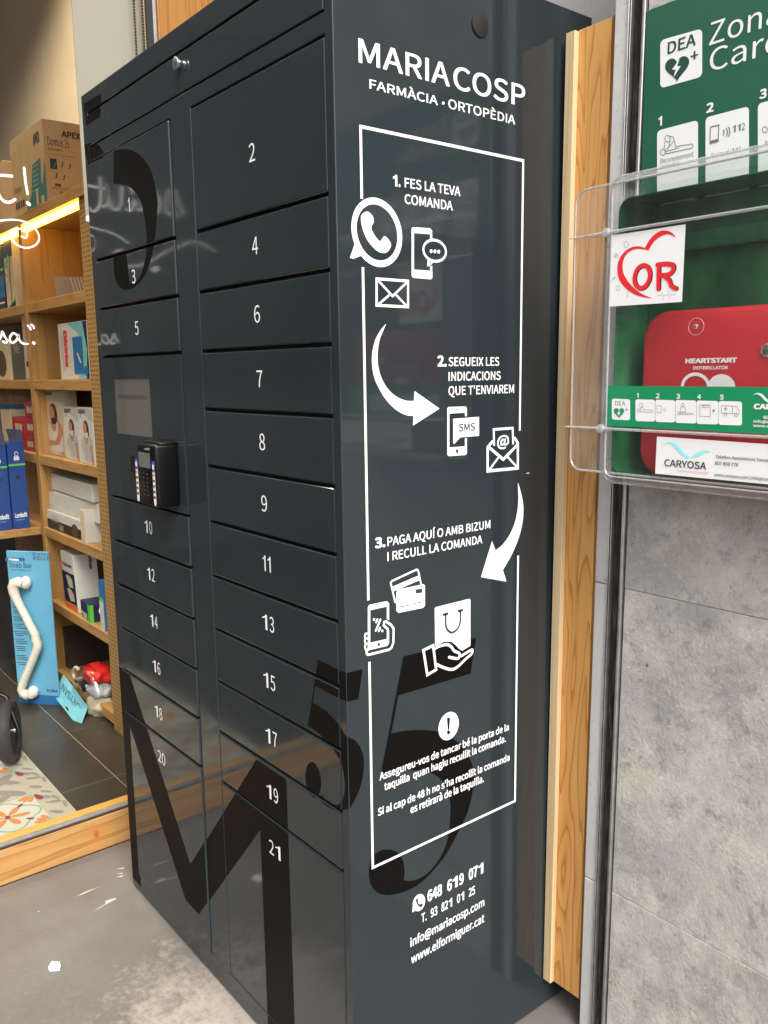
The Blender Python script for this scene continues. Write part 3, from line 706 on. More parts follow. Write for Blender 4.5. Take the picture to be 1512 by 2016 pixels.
# control panel with screen
cz0, cz1 = zrow(7) + GAP, zrow(4)
cp = MB()
x0, x1 = XS[0] + 0.0012, XS[1] - 0.0028
sx0, sx1, sz0, sz1 = -0.902, -0.700, 1.2245, 1.3535
for a, b_, c_, d_ in ((x0, sx0, cz0, cz1), (sx1, x1, cz0, cz1), (sx0, sx1, cz0, sz0), (sx0, sx1, sz1, cz1)): cp.box(a, b_, FL, 0.0165, c_, d_)
bmesh.ops.remove_doubles(cp.bm, verts=cp.bm.verts, dist=1e-5)
cp = cp.build('control_panel', PAINT, lock)
scr = MB().box(sx0, sx1, FL + 0.002, 0.010, sz0, sz1).build('screen', SCREEN, lock)
text3('screen_text', 'MARIACOSP', Vector((-0.882, FL + 0.0014, 1.3065)), Vector((1, 0, 0)), Vector((0, 0, 1)), 0.150, 0.0095, INK, scr)
# card terminal
tx0, tx1, tz0, tz1, ty = -0.668, -0.573, 1.087, 1.2185, -0.056
term = MB().box(tx0, tx1, ty, FL, tz0, tz1, 0.007, 3); term.box(tx0 - 0.078, tx0 + 0.004, -0.040, FL, 1.116, 1.186, 0.004, 2)
term.box(tx0 + 0.004, tx1 - 0.002, ty + 0.012, FL, tz1 - 0.002, tz1 + 0.004, 0.003, 2)
term = term.build('card_terminal', BLACKPL, lock, 40)
TPl = Pl(1, ty, -1, 0.0006)
Tz = zm(200, 680, 5.04)
U, V_ = Vector((1, 0, 0)), Vector((0, 0, 1))
def quad(name, x0, x1, z0, z1, y, mt, par, bev=0): return MB().face([(x0, y, z0), (x1, y, z0), (x1, y, z1), (x0, y, z1)]).build(name, mt, par)
quad('display', tx0 + 0.012, tx1 - 0.024, 1.168, 1.200, ty - 0.0008, LCD, term)
text3('terminal_mark', 'myPOS', Vector((tx0 + 0.046, ty - 0.0008, 1.206)), U, V_, 0.026, 0.0045, WHITE, term)
m = MB()
for rr in range(6):
    for cc in range(3): m.box(tx0 + 0.013 + cc * 0.019, tx0 + 0.0138 + cc * 0.019, ty - 0.0012, ty - 0.0004, 1.109 + rr * 0.009, 1.111 + rr * 0.009)
tag(m.build('keypad_dots', LCD, term), kind='stuff')
BLUEST = mat('sticker_blue', (0.03, 0.09, 0.42), 0.4)
ORST = mat('sticker_orange', (0.75, 0.16, 0.04), 0.4)
def sticker(xa, xb, zt, yy):
    st = MB().poly([(xa, yy, zt), (xb, yy, zt), (xb, yy, 1.098), ((xa + xb) / 2 + 0.003, yy, 1.092), ((xa + xb) / 2 - 0.003, yy, 1.092), (xa, yy, 1.098)]).build('scheme_sticker', WHITE, term)
    quad('blue_head', xa, xb, zt - 0.022, zt + 0.001, yy - 0.0004, BLUEST, term)
    quad('head_mark', xa + 0.002, xb - 0.002, zt - 0.016, zt - 0.006, yy - 0.0007, WHITE, term)
    for k, mt_ in enumerate((ORST, INK, BLUEST, INK, INK)): quad('scheme_mark', xa + 0.0016, xb - 0.0016, zt - 0.031 - k * 0.0115, zt - 0.026 - k * 0.0115, yy - 0.0004, mt_, term)
sticker(tx0 - 0.0060, tx0 + 0.0060, 1.184, ty - 0.0012)
sticker(tx1 - 0.0150, tx1 - 0.0030, 1.184, ty - 0.0012)

# round port high on the side
SP = Pl(0, 0.0, 1, 0.00015)
q = at(944, 50, 0, 0.0)
MB().cyl((0.001, q.y, q.z), (1, 0, 0), 0.0185, 0.004, 32, 0.001).build('round_port', CAVITY, lock, 40)

# ---- side graphics
decal('black_vinyl_numeral', SP, VINYL_K, lock, [[(680, 95), (1098, -13), (1065, 192), (652, 318)],
   [(680, 95), (652, 318), (612, 535)] + smooth_pts([(612, 535), (700, 518), (800, 515), (880, 525), (960, 560), (1030, 625), (1070, 700), (1085, 780), (1075, 880), (1050, 980), (1000, 1090), (930, 1220), (860, 1310), (780, 1390), (690, 1440), (600, 1460), (540, 1450), (500, 1410), (483, 1340), (495, 1260), (540, 1210), (590, 1200), (640, 1212), (675, 1255), (688, 1320), (683, 1375)], 4)[1:] +
   smooth_pts([(683, 1375), (730, 1378), (800, 1350), (860, 1290), (910, 1210), (940, 1110), (950, 1000), (948, 920), (930, 850), (890, 795), (840, 762), (760, 745), (680, 750), (600, 765), (550, 772)], 4)[1:]], z=Hh)
mb = MB()
for poly in ([(352, 190), (447, 166), (423, 338), (357, 355)], [(362, 555)] + smooth_pts([(368, 557), (410, 580), (445, 640), (455, 710), (445, 800), (415, 890), (374, 968)], 4)):
    pts = [SP.uv(Hh(p)) for p in poly]; mb.poly([SP.w((max(0.0008, a), b_)) for a, b_ in pts])
mb.build('black_vinyl_numeral', VINYL_K, lock)
# white frame with its four gaps
y0, y1, z0, z1, wd = 0.0480, 0.4090, 0.5110, 1.7250, 0.0048
zf = lambda px, py: SP.uv((px, py))[1]
yl, yr = y0, y1
G1, G2 = (zf(712, 391.5), zf(714, 526)), (zf(725, 1182), zf(727, 1303)); G3 = (zf(1021, 848), zf(1018, 1094))
for seg in ([(yl, G1[0]), (yl, z1), (yr, z1), (yr, G3[0])], [(yl, G1[1]), (yl, G2[0])], [(yl, G2[1]), (yl, z0), (yr, z0), (yr, G3[1])]):
    mb = MB(); ribbon(mb, seg, wd, lambda v: SP.w((v.x, v.y), 0.00015), caps=False); mb.build('frame_line', VINYL_W, lock)
LT = 0.00025
def st(body, L, R, cap, bold=0.0): return SP.text('lettering', body, L, R, cap, VINYL_W, lock, bold, LT)
st('MARIA', (706.6, 122.6), (884.5, 170.8), 46.6, 0.006); st('COSP', (893, 173.3), (1032.5, 211.0), 44, 0.006)
st('FARMÀCIA', (727.5, 174), (861.4, 207.5), 18.0, 0.006); st('ORTOPÈDIA', (882.6, 212.8), (1013.6, 246), 18.0, 0.006)
decal('lettering', SP, VINYL_W, lock, [ell((872.3, 203.0), 2.6, 3.0, 14)], (), LT)
st('1.', (774, 365.2), (787.2, 367), 20.5, 0.022); st('FES LA TEVA', (796.8, 368.5), (905.9, 387), 18.3, 0.008); st('COMANDA', (796.8, 400.5), (890.8, 415.2), 18.3, 0.008)
st('2.', (862, 720.6), (878, 720.6), 19.4, 0.022); st('SEGUEIX LES', (883, 720.6), (982.2, 719.9), 17, 0.008); st('INDICACIONS', (883, 749.7), (985, 747.5), 17, 0.008); st("QUE T'ENVIAREM", (883, 778), (1011.4, 774), 17, 0.008)
st('3.', (739.2, 1078.8), (757.2, 1076), 18.9, 0.022); st('PAGA AQUÍ O AMB BIZUM', (762.8, 1075), (964.7, 1042), 17, 0.008); st('I RECULL LA COMANDA', (762.8, 1104.5), (948.9, 1071.5), 17, 0.008)
st('Assegureu-vos de tancar bé la porta de la', (747.4, 1536.2), (1001.2, 1437.5), 14.2, 0.012); st('taquilla  quan hagiu recullit la comanda.', (756.7, 1555.8), (995, 1463), 14.2, 0.012)
st("Si al cap de 48 h no s'ha recollit la comanda", (744, 1606.3), (1002.6, 1498.5), 14.2, 0.012); st('es retirarà de la taquilla.', (808.3, 1601.2), (952, 1539.5), 14.2, 0.012)
st('648 619 071', (842, 1775), (950.5, 1722.7), 20.5, 0.018); st('T. 93 821 01 25', (829.5, 1816.3), (934.6, 1764), 16.5, 0.01); st('info@mariacosp.com', (808, 1864.2), (952.8, 1787.8), 16.5, 0.01); st('www.elformiguer.cat', (809.6, 1897.3), (952.8, 1820.2), 16.5, 0.01)

E_ = zm(660, 340, 3.6); Fz = zm(660, 640, 3.6); Gz = zm(660, 1000, 3.6); Pz = zm(660, 1150, 5.04); Iz = zm(680, 1640, 3.024)
def pic(polys=(), strokes=(), z=None, dark=(), darkst=(), name='pictogram'):
    o = decal(name, SP, VINYL_W, lock, polys, strokes, LT, z)
    for q_ in dark: decal('cutout', SP, GREYINK, o, [q_], (), LT * 2, z)
    for q_ in darkst: decal('cutout', SP, GREYINK, o, (), [q_], LT * 2, z)
    return o
# call bubble
hand = smooth_pts([(185, 300), (225, 275), (262, 305), (272, 345), (255, 385), (262, 415), (290, 460), (318, 485), (345, 450), (372, 468), (395, 512), (372, 558), (335, 570), (290, 550), (235, 490), (200, 420), (183, 350)], 4, True)
pic([hand, [(138, 500), (158, 520), (150, 556), (188, 560), (196, 584), (128, 610), (103, 604)]], [(ell((294, 423), (162, 22), (-12, -222), 48), 0.0100, True)], E_)
phone_e = [[(540, 395), (557, 398), (557, 690), (540, 690)], [(548, 386), (670, 394), (685, 410), (685, 438), (540, 426), (540, 395)], [(540, 685), (687, 697), (687, 745), (675, 756), (550, 745), (540, 730)], [(671, 430), (686, 435), (686, 468), (671, 468)], [(671, 665), (686, 660), (686, 700), (671, 700)]]
pic(phone_e + [[(655, 608), (672, 618), (666, 640), (700, 630), (668, 662), (650, 664)]] + [ell((x, 556 + k * 2), 10, 14, 14) for k, x in enumerate((678, 705, 732))], [(ell((703, 553), (80, 10), (0, -75), 36), 0.0042, True)], E_, dark=[[(604, 410), (622, 412), (622, 417), (604, 415)]])
pic((), [([(292, 752), (515, 768), (515, 951), (292, 940)], 0.0042, True), ([(298, 758), (405, 875), (510, 774)], 0.0036), ([(302, 936), (388, 862)], 0.0036), ([(506, 946), (428, 864)], 0.0036)], E_)
pic([smooth_pts([(360, -10), (325, 30), (285, 100), (262, 190), (260, 280), (275, 370), (310, 450), (360, 530), (430, 600), (500, 638), (553, 643)], 4) + [(550, 712), (738, 592), (560, 467), (557, 537)] + smooth_pts([(557, 537), (500, 535), (430, 505), (370, 450), (325, 370), (302, 280), (300, 190), (315, 100), (345, 25), (360, -10)], 4)[1:-1]], (), Fz, name='curved_arrow')
sms = pic([[(793, 588), (808, 586), (808, 870), (793, 870)], [(802, 580), (922, 577), (932, 588), (932, 620), (793, 628), (793, 590)], [(918, 600), (932, 600), (932, 646), (918, 646)], [(918, 805), (932, 800), (932, 900), (918, 905)], [(793, 868), (932, 858), (932, 910), (920, 921), (805, 929), (793, 918)], [(835, 664), (1018, 650), (1018, 785), (885, 796), (842, 843), (835, 838)]], (), Fz, dark=[ell((862, 893), 10, 14, 16), [(853, 598), (872, 597), (872, 603), (853, 604)]])
SP.text('cutout', 'SMS', Fz((875, 754)), Fz((988, 746)), 52 / 3.6, GREYINK, sms, 0.012, LT * 2)
pic((), [([(1125, 848), (1122, 740), (1256, 730), (1260, 838)], 0.0046), ([(1112, 826), (1079, 866), (1079, 1034), (1293, 1014), (1293, 836), (1272, 802)], 0.0056), ([(1088, 866), (1190, 952), (1292, 846)], 0.0056), ([(1092, 1024), (1160, 932)], 0.0040), ([(1286, 1004), (1216, 930)], 0.0040)], Fz)
SP.text('lettering', '@', Fz((1148, 862)), Fz((1228, 854)), 78 / 3.6, VINYL_W, lock, 0.012, LT)
pic([smooth_pts([(1293, -181), (1310, -130), (1328, -50), (1333, 20), (1325, 110), (1300, 210), (1250, 330), (1187, 440)], 4) + [(1212, 522), (1032, 490), (1110, 235)] + smooth_pts([(1135, 300), (1185, 260), (1235, 190), (1270, 110), (1290, 20), (1297, -60), (1295, -130), (1293, -181)], 4)[:-1]], (), Gz, name='curved_arrow')
pic([[(432, 598), (442, 578), (625, 540), (635, 550), (635, 692), (622, 708), (448, 743), (432, 730)], [(400, 560), (590, 478), (596, 512), (410, 592)]], [([(424, 668), (392, 530), (400, 518), (576, 436), (587, 445), (607, 538)], 0.0034)], Gz,
    dark=[[(568, 578), (614, 570), (614, 600), (568, 607)]], darkst=[([(458, 701), (488, 695)], 0.0016), ([(502, 691), (530, 686)], 0.0016), ([(542, 682), (571, 676)], 0.0016), ([(584, 672), (612, 665)], 0.0016)])
pic([[(322, 235), (346, 250), (346, 585), (322, 590)], [(335, 205), (510, 168), (533, 190), (533, 216), (322, 264), (322, 228)], [(510, 205), (533, 200), (533, 358), (510, 345)], [(510, 445), (533, 455), (533, 560), (510, 560)], [(330, 584), (533, 538), (533, 582), (515, 612), (330, 655), (318, 625)], ell((383, 350), 12, 14, 14), ell((464, 463), 11, 14, 14)],
    [([(478, 410), (484, 375), (500, 370), (550, 402), (577, 440), (575, 580), (555, 632), (530, 650), (325, 700), (311, 690), (309, 662)], 0.0042), ([(478, 408), (520, 447)], 0.0042), ([(332, 488), (298, 492), (291, 520), (300, 537), (330, 540)], 0.0034), ([(300, 537), (290, 560), (300, 590), (330, 592)], 0.0034), ([(300, 592), (292, 620), (300, 648), (325, 652)], 0.0034),
     ([(446, 352), (400, 460)], 0.0040), ([(415, 350), (405, 376)], 0.0040), ([(442, 434), (430, 464)], 0.0040)], Pz, dark=[ell((430, 598), 14, 17, 16), [(414, 211), (438, 206), (438, 213), (414, 218)]])
bag = pic([[(985, 242), (995, 228), (1328, 145), (1340, 155), (1340, 610), (1258, 660), (1225, 640), (1195, 605), (1150, 570), (1080, 570), (990, 612)]], (), Pz,
    darkst=[([(1072, 303), (1112, 292)], 0.0048), ([(1220, 267), (1258, 257)], 0.0048), (smooth_pts([(1094, 300), (1094, 400), (1112, 452), (1152, 480), (1200, 455), (1228, 410), (1240, 350), (1240, 264)], 5), 0.0042)])
pic((), [([(874, 655), (970, 608), (1000, 848), (912, 900)], 0.0052, True), (smooth_pts([(985, 640), (1040, 612), (1110, 600), (1150, 622), (1180, 662), (1225, 682), (1232, 708), (1212, 738), (1128, 724)], 5), 0.0052), (smooth_pts([(1010, 798), (1070, 826), (1150, 846), (1212, 820), (1290, 745), (1352, 690), (1350, 652), (1250, 712)], 5), 0.0052)], Pz)
al = pic([ell((939, 492), (58, -16), (2, -80), 36)], (), Hh)
decal('cutout', SP, VINYL_K, al, [[(929, 447), (947, 442), (942, 512), (934, 514)], ell((938, 528), 9, 12, 14)], (), LT * 2, Hh)
wz = ell((437, 414), (37, -12), (0, -50), 32)
wa = pic([wz, [(402, 425), (418, 458), (396, 473)]], (), Iz)
decal('cutout', SP, GREYINK, wa, [smooth_pts([(418, 395), (428, 388), (433, 402), (430, 412), (442, 424), (452, 418), (460, 428), (452, 440), (440, 438), (424, 420)], 3, True)], (), LT * 2, Iz)
# chips and scuffs in the paint
CHIP = mat('bare_primer', (0.55, 0.55, 0.52), 0.6)
decal('paint_chip', SP, CHIP, lock, [[(1345, 1055), (1362, 1045), (1377, 1044), (1370, 1056), (1358, 1052)]], (), LT, Fz)
decal('paint_chip', SP, GREYINK, lock, [ell((799, 112), 9, 12, 9)], (), LT, Gz)

# ================================================================== AED CABINET AND SIGN
GREEN_S = mat('sign_green', (0.012, 0.105, 0.055), 0.35, var=(2, 0.05))
sg = thing('defibrillator_sign', 'green defibrillator sign with white lettering above the clear cabinet', 'sign', (0.6, YS, 1.3))
MB().box(0.1775, 1.00, YS - 0.0045, YS - 0.0012, 1.30, 1.9372, 0.0006, 1).build('sign_board', GREEN_S, sg)
SGN = Pl(1, YS - 0.0045, -1, 0.0003)
Kz = zm(1100, 0, 3.67)
def rr_(x0, y0, x1, y1, r, dy0=0.0, dy1=0.0):
    """rounded four-sided outline in zoom pixels; dy0/dy1 = drop of the right end of its top/bottom edge"""
    pts = []
    for (cx, cy, a0) in ((x0 + r, y0 + r, 180), (x1 - r, y0 + dy0 + r, 270), (x1 - r, y1 + dy1 - r, 0), (x0 + r, y1 - r, 90)):
        pts += [(cx + r * math.cos(math.radians(a0 + k * 18)), cy + r * math.sin(math.radians(a0 + k * 18))) for k in range(6)]
    return pts
def heart(c, sx, sy, n=30):
    o = []
    for k in range(n):
        t = 2 * math.pi * k / n
        o.append((c[0] + sx * math.sin(t) ** 3, c[1] - sy * (13 * math.cos(t) - 5 * math.cos(2 * t) - 2 * math.cos(3 * t) - math.cos(4 * t)) / 16))
    return o
def shear(pts, x0, k): return [(x, y + (x - x0) * k) for x, y in pts]
SGW = mat('sign_white', (0.84, 0.85, 0.84), 0.4); SGG = mat('sign_dark_green_ink', (0.012, 0.06, 0.045), 0.45)
def sgt(body, L, R, cap, mt=SGW, bold=0.0, lift=0.0004, par=None): return SGN.text('lettering', body, Kz(L), Kz(R), cap / 3.67, mt, par or sg, bold, lift)
sgt('Zona', (1088, 330), (1600, 195), 160, bold=-0.006)
sgt('Cardio', (1090, 520), (1880, 318), 158, bold=-0.006)
d = decal('symbol_plate', SGN, SGW, sg, [shear(rr_(735, 292, 1038, 640, 34), 735, -0.285)], (), 0.0003, Kz)
sgt('DEA', (790, 392), (990, 336), 82, SGG, 0.01, 0.0007, d)
decal('heart', SGN, SGG, d, [shear(heart((858, 488), 88, 98), 858, -0.2)], (), 0.0007, Kz)
decal('lightning', SGN, SGW, d, [[(878, 425), (820, 505), (848, 503), (833, 560), (886, 478), (858, 480)]], (), 0.0010, Kz)
decal('cross', SGN, SGG, d, [[(955, 405), (1010, 388), (1010, 400), (955, 417)], [(977, 370), (990, 366), (990, 428), (977, 432)]], (), 0.0007, Kz)
for i, (x0, y0, num, nx) in enumerate(((712, 945, '1', 722), (1062, 850, '2', 1072), (1440, 750, '3', 1455), (1830, 650, '4', 1845), (2230, 545, '5', 2245))):
    wd_ = 296 + i * 18
    dpl = decal('step_plate', SGN, SGW, sg, [shear(rr_(x0, y0, x0 + wd_, y0 + 640, 30), x0, -0.262)], (), 0.0003, Kz)
    sgt(num, (nx, y0 - 35), (nx + (24 if num == '1' else 44), y0 - 46), 62, bold=0.02)
    if i == 0:
        LN = 0.0011
        decal('pictogram', SGN, LINE, dpl, (), [(ell((789, 1003), 20, 24, 20), LN, True), (ell((755, 1100), 18, 22, 20), LN, True), ([(800, 985), (830, 990), (848, 1060), (965, 1040), (973, 1055), (965, 1070), (775, 1112), (775, 1095), (868, 1070)], LN), ([(770, 1030), (764, 1080)], LN), ([(806, 1020), (800, 1060), (776, 1085)], LN), ([(830, 1025), (790, 1075)], LN)], 0.0007, Kz)
        sgt('Reconeixement', (737, 1184), (974, 1138), 36, LINE, -0.004, 0.0007, dpl); sgt('Immediat', (737, 1225), (872, 1200), 34, LINE, -0.004, 0.0007, dpl)
    if i == 1:
        decal('pictogram', SGN, LINE, dpl, [[(1097, 1018), (1155, 1003), (1155, 1022), (1097, 1040)], [(1099, 915), (1159, 901), (1159, 909), (1099, 923)]], [([(1099, 918), (1160, 903), (1155, 1022), (1095, 1038)], 0.0014, True), (ell((1168, 960), 30, 30, 8, -38, 38), 0.0016), (ell((1180, 957), 42, 45, 8, -38, 38), 0.0016), (ell((1194, 953), 45, 55, 8, -38, 38), 0.0016)], 0.0007, Kz)
        sgt('112', (1258, 958), (1345, 940), 48, SGG, 0.0, 0.0007, dpl); sgt('Trucar al 112', (1102, 1142), (1316, 1098), 34, LINE, -0.004, 0.0007, dpl)
    if i == 2:
        decal('pictogram', SGN, LINE, dpl, (), [(ell((1492, 938), 18, 22, 20), 0.0011, True)], 0.0007, Kz)
        sgt('Avisar', (1487, 1052), (1590, 1030), 36, LINE, -0.004, 0.0007, dpl)

YF, AX0, AX1, AZ0, AZ1 = 0.400, 0.1925, 0.630, 1.174, 1.660
ae = thing('defibrillator_cabinet', 'clear plastic wall cabinet with green back holding a red defibrillator case', 'cabinet', (0.42, YS, AZ0))
def plate(mb, x0, x1, z0, z1, r, y0, y1, n=6):
    pts = []
    for (cx, cz_, a0) in ((x1 - r, z1 - r, 0), (x0 + r, z1 - r, 90), (x0 + r, z0 + r, 180), (x1 - r, z0 + r, 270)):
        pts += [(cx + r * math.cos(math.radians(a0 + 90 * k / n)), y0, cz_ + r * math.sin(math.radians(a0 + 90 * k / n))) for k in range(n + 1)]
    return mb.prism(pts, (0, y1 - y0, 0)), pts
def rim(mb, x0, x1, z0, z1, r, y, rad, n=6):
    _, pts = plate(MB(), x0, x1, z0, z1, r, y, y + 0.001, n); _.bm.free()
    mb.tube(pts + pts[:2], rad, 8, False)
def clip3(pts, xmax): return [(x, pts[0][1], z_) for x, z_ in clip([(p[0], p[2]) for p in pts], -9, xmax, -9, 9)]
# cover: wide door sheet with wings, its rolled edge and two moulded ribs
mq, pts = plate(MB(), 0.1240, 0.700, AZ0 + 0.014, AZ1 - 0.008, 0.022, YF + 0.003, YF + 0.0045); mq.bm.free()
MB().poly([(x, y, z_) for x, y, z_ in clip3(pts, AX0 + 0.002)]).build('cover_wing', clear('hazed_acrylic', (0.97, 0.97, 0.97), 0.02, 0.2, haze=0.10), ae)
m = MB(); rim(m, 0.1240, 0.700, AZ0 + 0.014, AZ1 - 0.008, 0.022, YF + 0.0038, 0.0022); m.build('cover_edge', ACRYL_EDGE, ae, 60)
mq, pts = plate(MB(), AX0, AX1, AZ0, AZ1, 0.018, YF, YF + 0.0022); mq.bm.free()
MB().poly(pts).build('front_sheet', ACRYL, ae)
MILKY = clear('milky_acrylic', (0.95, 0.95, 0.95), 0.05, 0.18, haze=0.22)
def ring_of(a0, a1, b0, b1, r0, c0, c1, d0, d1, r1, y0, y1):
    q0, p0 = plate(MB(), a0, a1, b0, b1, r0, y0, y0 + 1, 6); q1, p1 = plate(MB(), c0, c1, d0, d1, r1, y1, y1 + 1, 6); q0.bm.free(); q1.bm.free()
    mb = MB(); n_ = len(p0)
    for i in range(n_): mb.face([p0[i], p0[(i + 1) % n_], p1[(i + 1) % n_], p1[i]])
    bmesh.ops.remove_doubles(mb.bm, verts=mb.bm.verts, dist=1e-5); return mb
ring_of(AX0 - 0.002, AX1 + 0.002, AZ0 - 0.002, AZ1 + 0.002, 0.020, AX0 + 0.008, AX1 - 0.008, AZ0 + 0.009, AZ1 - 0.009, 0.014, YF + 0.010, YF - 0.002).build('front_bevel', MILKY, ae, 60)
m = MB(); rim(m, AX0 + 0.008, AX1 - 0.008, AZ0 + 0.009, AZ1 - 0.009, 0.014, YF - 0.001, 0.0016); m.build('front_edge', ACRYL_EDGE, ae, 60)
m = MB(); rim(m, AX0 - 0.002, AX1 + 0.002, AZ0 - 0.002, AZ1 + 0.002, 0.020, YF + 0.010, 0.0024); m.build('body_edge', ACRYL_EDGE, ae, 60)
_, pts = plate(MB(), AX0, AX1, AZ0, AZ1, 0.018, YF, YF + 0.01)
m = MB()
for i in range(len(pts)):
    a, b_ = Vector(pts[i]), Vector(pts[(i + 1) % len(pts)]); dv = Vector((0, YS - YF - 0.0015, 0)); m.face([a, b_, b_ + dv, a + dv])
bmesh.ops.remove_doubles(m.bm, verts=m.bm.verts, dist=1e-5); m.build('side_walls', bpy.data.materials['hazed_acrylic'], ae, 40)
RZ = (1.577, 1.262)
for zz in RZ:
    MB().tube([(0.115, YF - 0.001, zz), (AX0 - 0.004, YF - 0.001, zz)], [0.0014, 0.0026], 8).tube([(AX0, YF - 0.002, zz), (AX1, YF - 0.002, zz)], 0.0026, 8).build('rib', ACRYL_EDGE, ae, 60)
    MB().prism([(0.117, YF + 0.001, zz), (AX0, YF + 0.001, zz), (AX0, YF + 0.055, zz)], (0, 0, 0.002)).build('rib_web', ACRYL_EDGE, ae)
    MB().cyl((AX0, YF - 0.004, zz), (0, -1, 0), 0.0075, 0.008, 12, 0.0012).build('rib_boss', ACRYL_EDGE, ae, 40)
    sgn_ = 1 if zz > 1.4 else -1; MB().face([(AX0 + 0.002, YF + 0.003, zz + 0.055 * sgn_), (AX0 + 0.002, YF + 0.085, zz + 0.055 * sgn_), (AX0 + 0.002, YF + 0.085, zz + 0.030 * sgn_)]).build('gusset', bpy.data.materials['hazed_acrylic'], ae)
g = NG('green_back_board'); P = g.geo
GBACK = g.done(g.ramp(g.noise(g.map(P, (14, 1, 9)), 1.0, 3, 0.5), [(0.35, (0.010, 0.075, 0.028)), (0.65, (0.026, 0.180, 0.062))]), 0.25, 0.5)
MB().box(AX0 + 0.012, AX1 - 0.012, YS - 0.0085, YS - 0.0045, AZ0 + 0.016, AZ1 - 0.034, 0.001, 1).build('back_board', GBACK, ae)
_q, pts = plate(MB(), AX0 + 0.010, AX1 - 0.010, AZ0 + 0.014, AZ1 - 0.032, 0.020, YF + 0.016, YF + 1); _q.bm.free()
m = MB()
for i in range(len(pts)):
    a, b_ = Vector(pts[i]), Vector(pts[(i + 1) % len(pts)]); dv = Vector((0, YS - 0.005 - a.y, 0)); m.face([a, b_, b_ + dv, a + dv])
bmesh.ops.remove_doubles(m.bm, verts=m.bm.verts, dist=1e-5); bmesh.ops.solidify(m.bm, geom=m.bm.faces[:], thickness=0.0016); m.build('tray_walls', GBACK, ae, 40)
m = MB().box(AX0 + 0.030, AX1 - 0.03, YS - 0.030, YS - 0.0086, 1.545, 1.575, 0.004, 2); m.build('back_ridge', GBACK, ae)
scw = at(1371, 643, 1, YF)
m = MB(); m.cyl((scw.x, YF - 0.0016, scw.z), (0, -1, 0), 0.0040, 0.003, 18, 0.0008); m.build('screw', CHROME, ae, 40)
m = MB(); m.tube([(scw.x + 0.0125 * math.cos(a), YF - 0.0006, scw.z + 0.0125 * math.sin(a)) for a in [2 * math.pi * k / 28 for k in range(29)]], 0.0004, 5, False); m.build('washer', ACRYL_EDGE, ae)
# stickers on the cover
AP = Pl(1, YF, -1, 0.0004)
Az = zm(1100, 300, 3.67); Bz = zm(1100, 650, 3.67); Cz = zm(1190, 740, 4.6957)
LBL = mat('sticker_white', (0.86, 0.86, 0.86), 0.35); RED = mat('sticker_red', (0.78, 0.020, 0.028), 0.35); GRN = mat('sticker_green', (0.008, 0.26, 0.105), 0.35)
stk = decal('heart_sticker', AP, LBL, ae, [[(388, 600), (918, 519), (892, 1080), (360, 1115)]], (), 0, Az)
decal('red_heart', AP, RED, stk, [smooth_pts([(850, 618), (825, 585), (790, 567), (745, 566), (700, 590), (660, 630), (630, 680), (622, 695)], 4) + [(650, 710)] + smooth_pts([(650, 710), (680, 660), (715, 622), (760, 598), (800, 592), (850, 618)], 4)[1:-1],
    smooth_pts([(650, 705), (600, 682), (550, 680), (500, 700), (455, 745), (430, 800), (426, 860), (440, 920), (480, 975), (540, 1020), (600, 1042), (685, 1056)], 4) + smooth_pts([(685, 1056), (610, 1025), (545, 980), (495, 920), (468, 865), (465, 805), (480, 755), (515, 715), (560, 698), (610, 700), (650, 705)], 4)[1:-1]], (), 0.0004, Az)
RED2 = mat('sticker_dark_red', (0.10, 0.004, 0.006), 0.35)
for mt_, dx, lf, wd_ in ((RED2, 7, 0.0004, 0.0072), (RED, 0, 0.0007, 0.0068)):
    decal('letter_o', AP, mt_, stk, (), [(ell((605 + dx, 898 + dx * 0.4), (56, -10), (4, -82), 30), wd_, True)], lf, Az)
    decal('letter_r', AP, mt_, stk, (), [([(722 + dx, 985), (724 + dx, 815)], wd_), (smooth_pts([(715 + dx, 812), (770 + dx, 806), (822 + dx, 815), (830 + dx, 845), (800 + dx, 880), (735 + dx, 890)], 5), wd_), (smooth_pts([(760 + dx, 892), (800 + dx, 925), (815 + dx, 965), (850 + dx, 985)], 5), wd_ * 0.9)], lf, Az)
decal('tiny_symbols', AP, LINE, stk, (), [(ell((490, 667), 16, 22, 14), 0.0006, True), (ell((415, 747), 14, 14, 14), 0.0006, True), ([(404, 755), (427, 738)], 0.0006), ([(388, 925), (412, 900)], 0.0008), ([(395, 900), (408, 918)], 0.0006), (ell((430, 983), 13, 18, 14), 0.0006, True), ([(500, 1005), (496, 1045), (504, 1042)], 0.0006), ([(718, 1035), (745, 1032), (750, 1005), (755, 1065), (760, 1032), (790, 1030), (797, 1000), (800, 1062), (806, 1030), (850, 1027)], 0.0005)], 0.0004, Az)
band = decal('green_sticker', AP, GRN, ae, [[(356, 402), (1700, 412), (1700, 762), (342, 690)]], (), 0, Bz)
def apt(body, L, R, cap, mt_, par, bold=0.0, z=Bz, s=3.67): return AP.text('lettering', body, z(L), z(R), cap / s, mt_, par, bold, 0.0007)
sp_ = decal('symbol_plate', AP, LBL, band, [shear(rr_(386, 494, 518, 646, 16), 386, 0.04)], (), 0.0004, Bz)
apt('DEA', (410, 543), (482, 546), 32, LINE, sp_, -0.006)
decal('heart', AP, GRN, sp_, [heart((438, 594), 38, 42)], (), 0.0007, Bz); decal('lightning', AP, LBL, sp_, [[(447, 572), (424, 606), (437, 605), (432, 625), (452, 594), (440, 595)]], (), 0.0010, Bz)
decal('cross', AP, LINE, sp_, [[(484, 572), (505, 573), (505, 577), (484, 576)], [(492, 564), (496, 564), (496, 586), (492, 586)]], (), 0.0007, Bz)
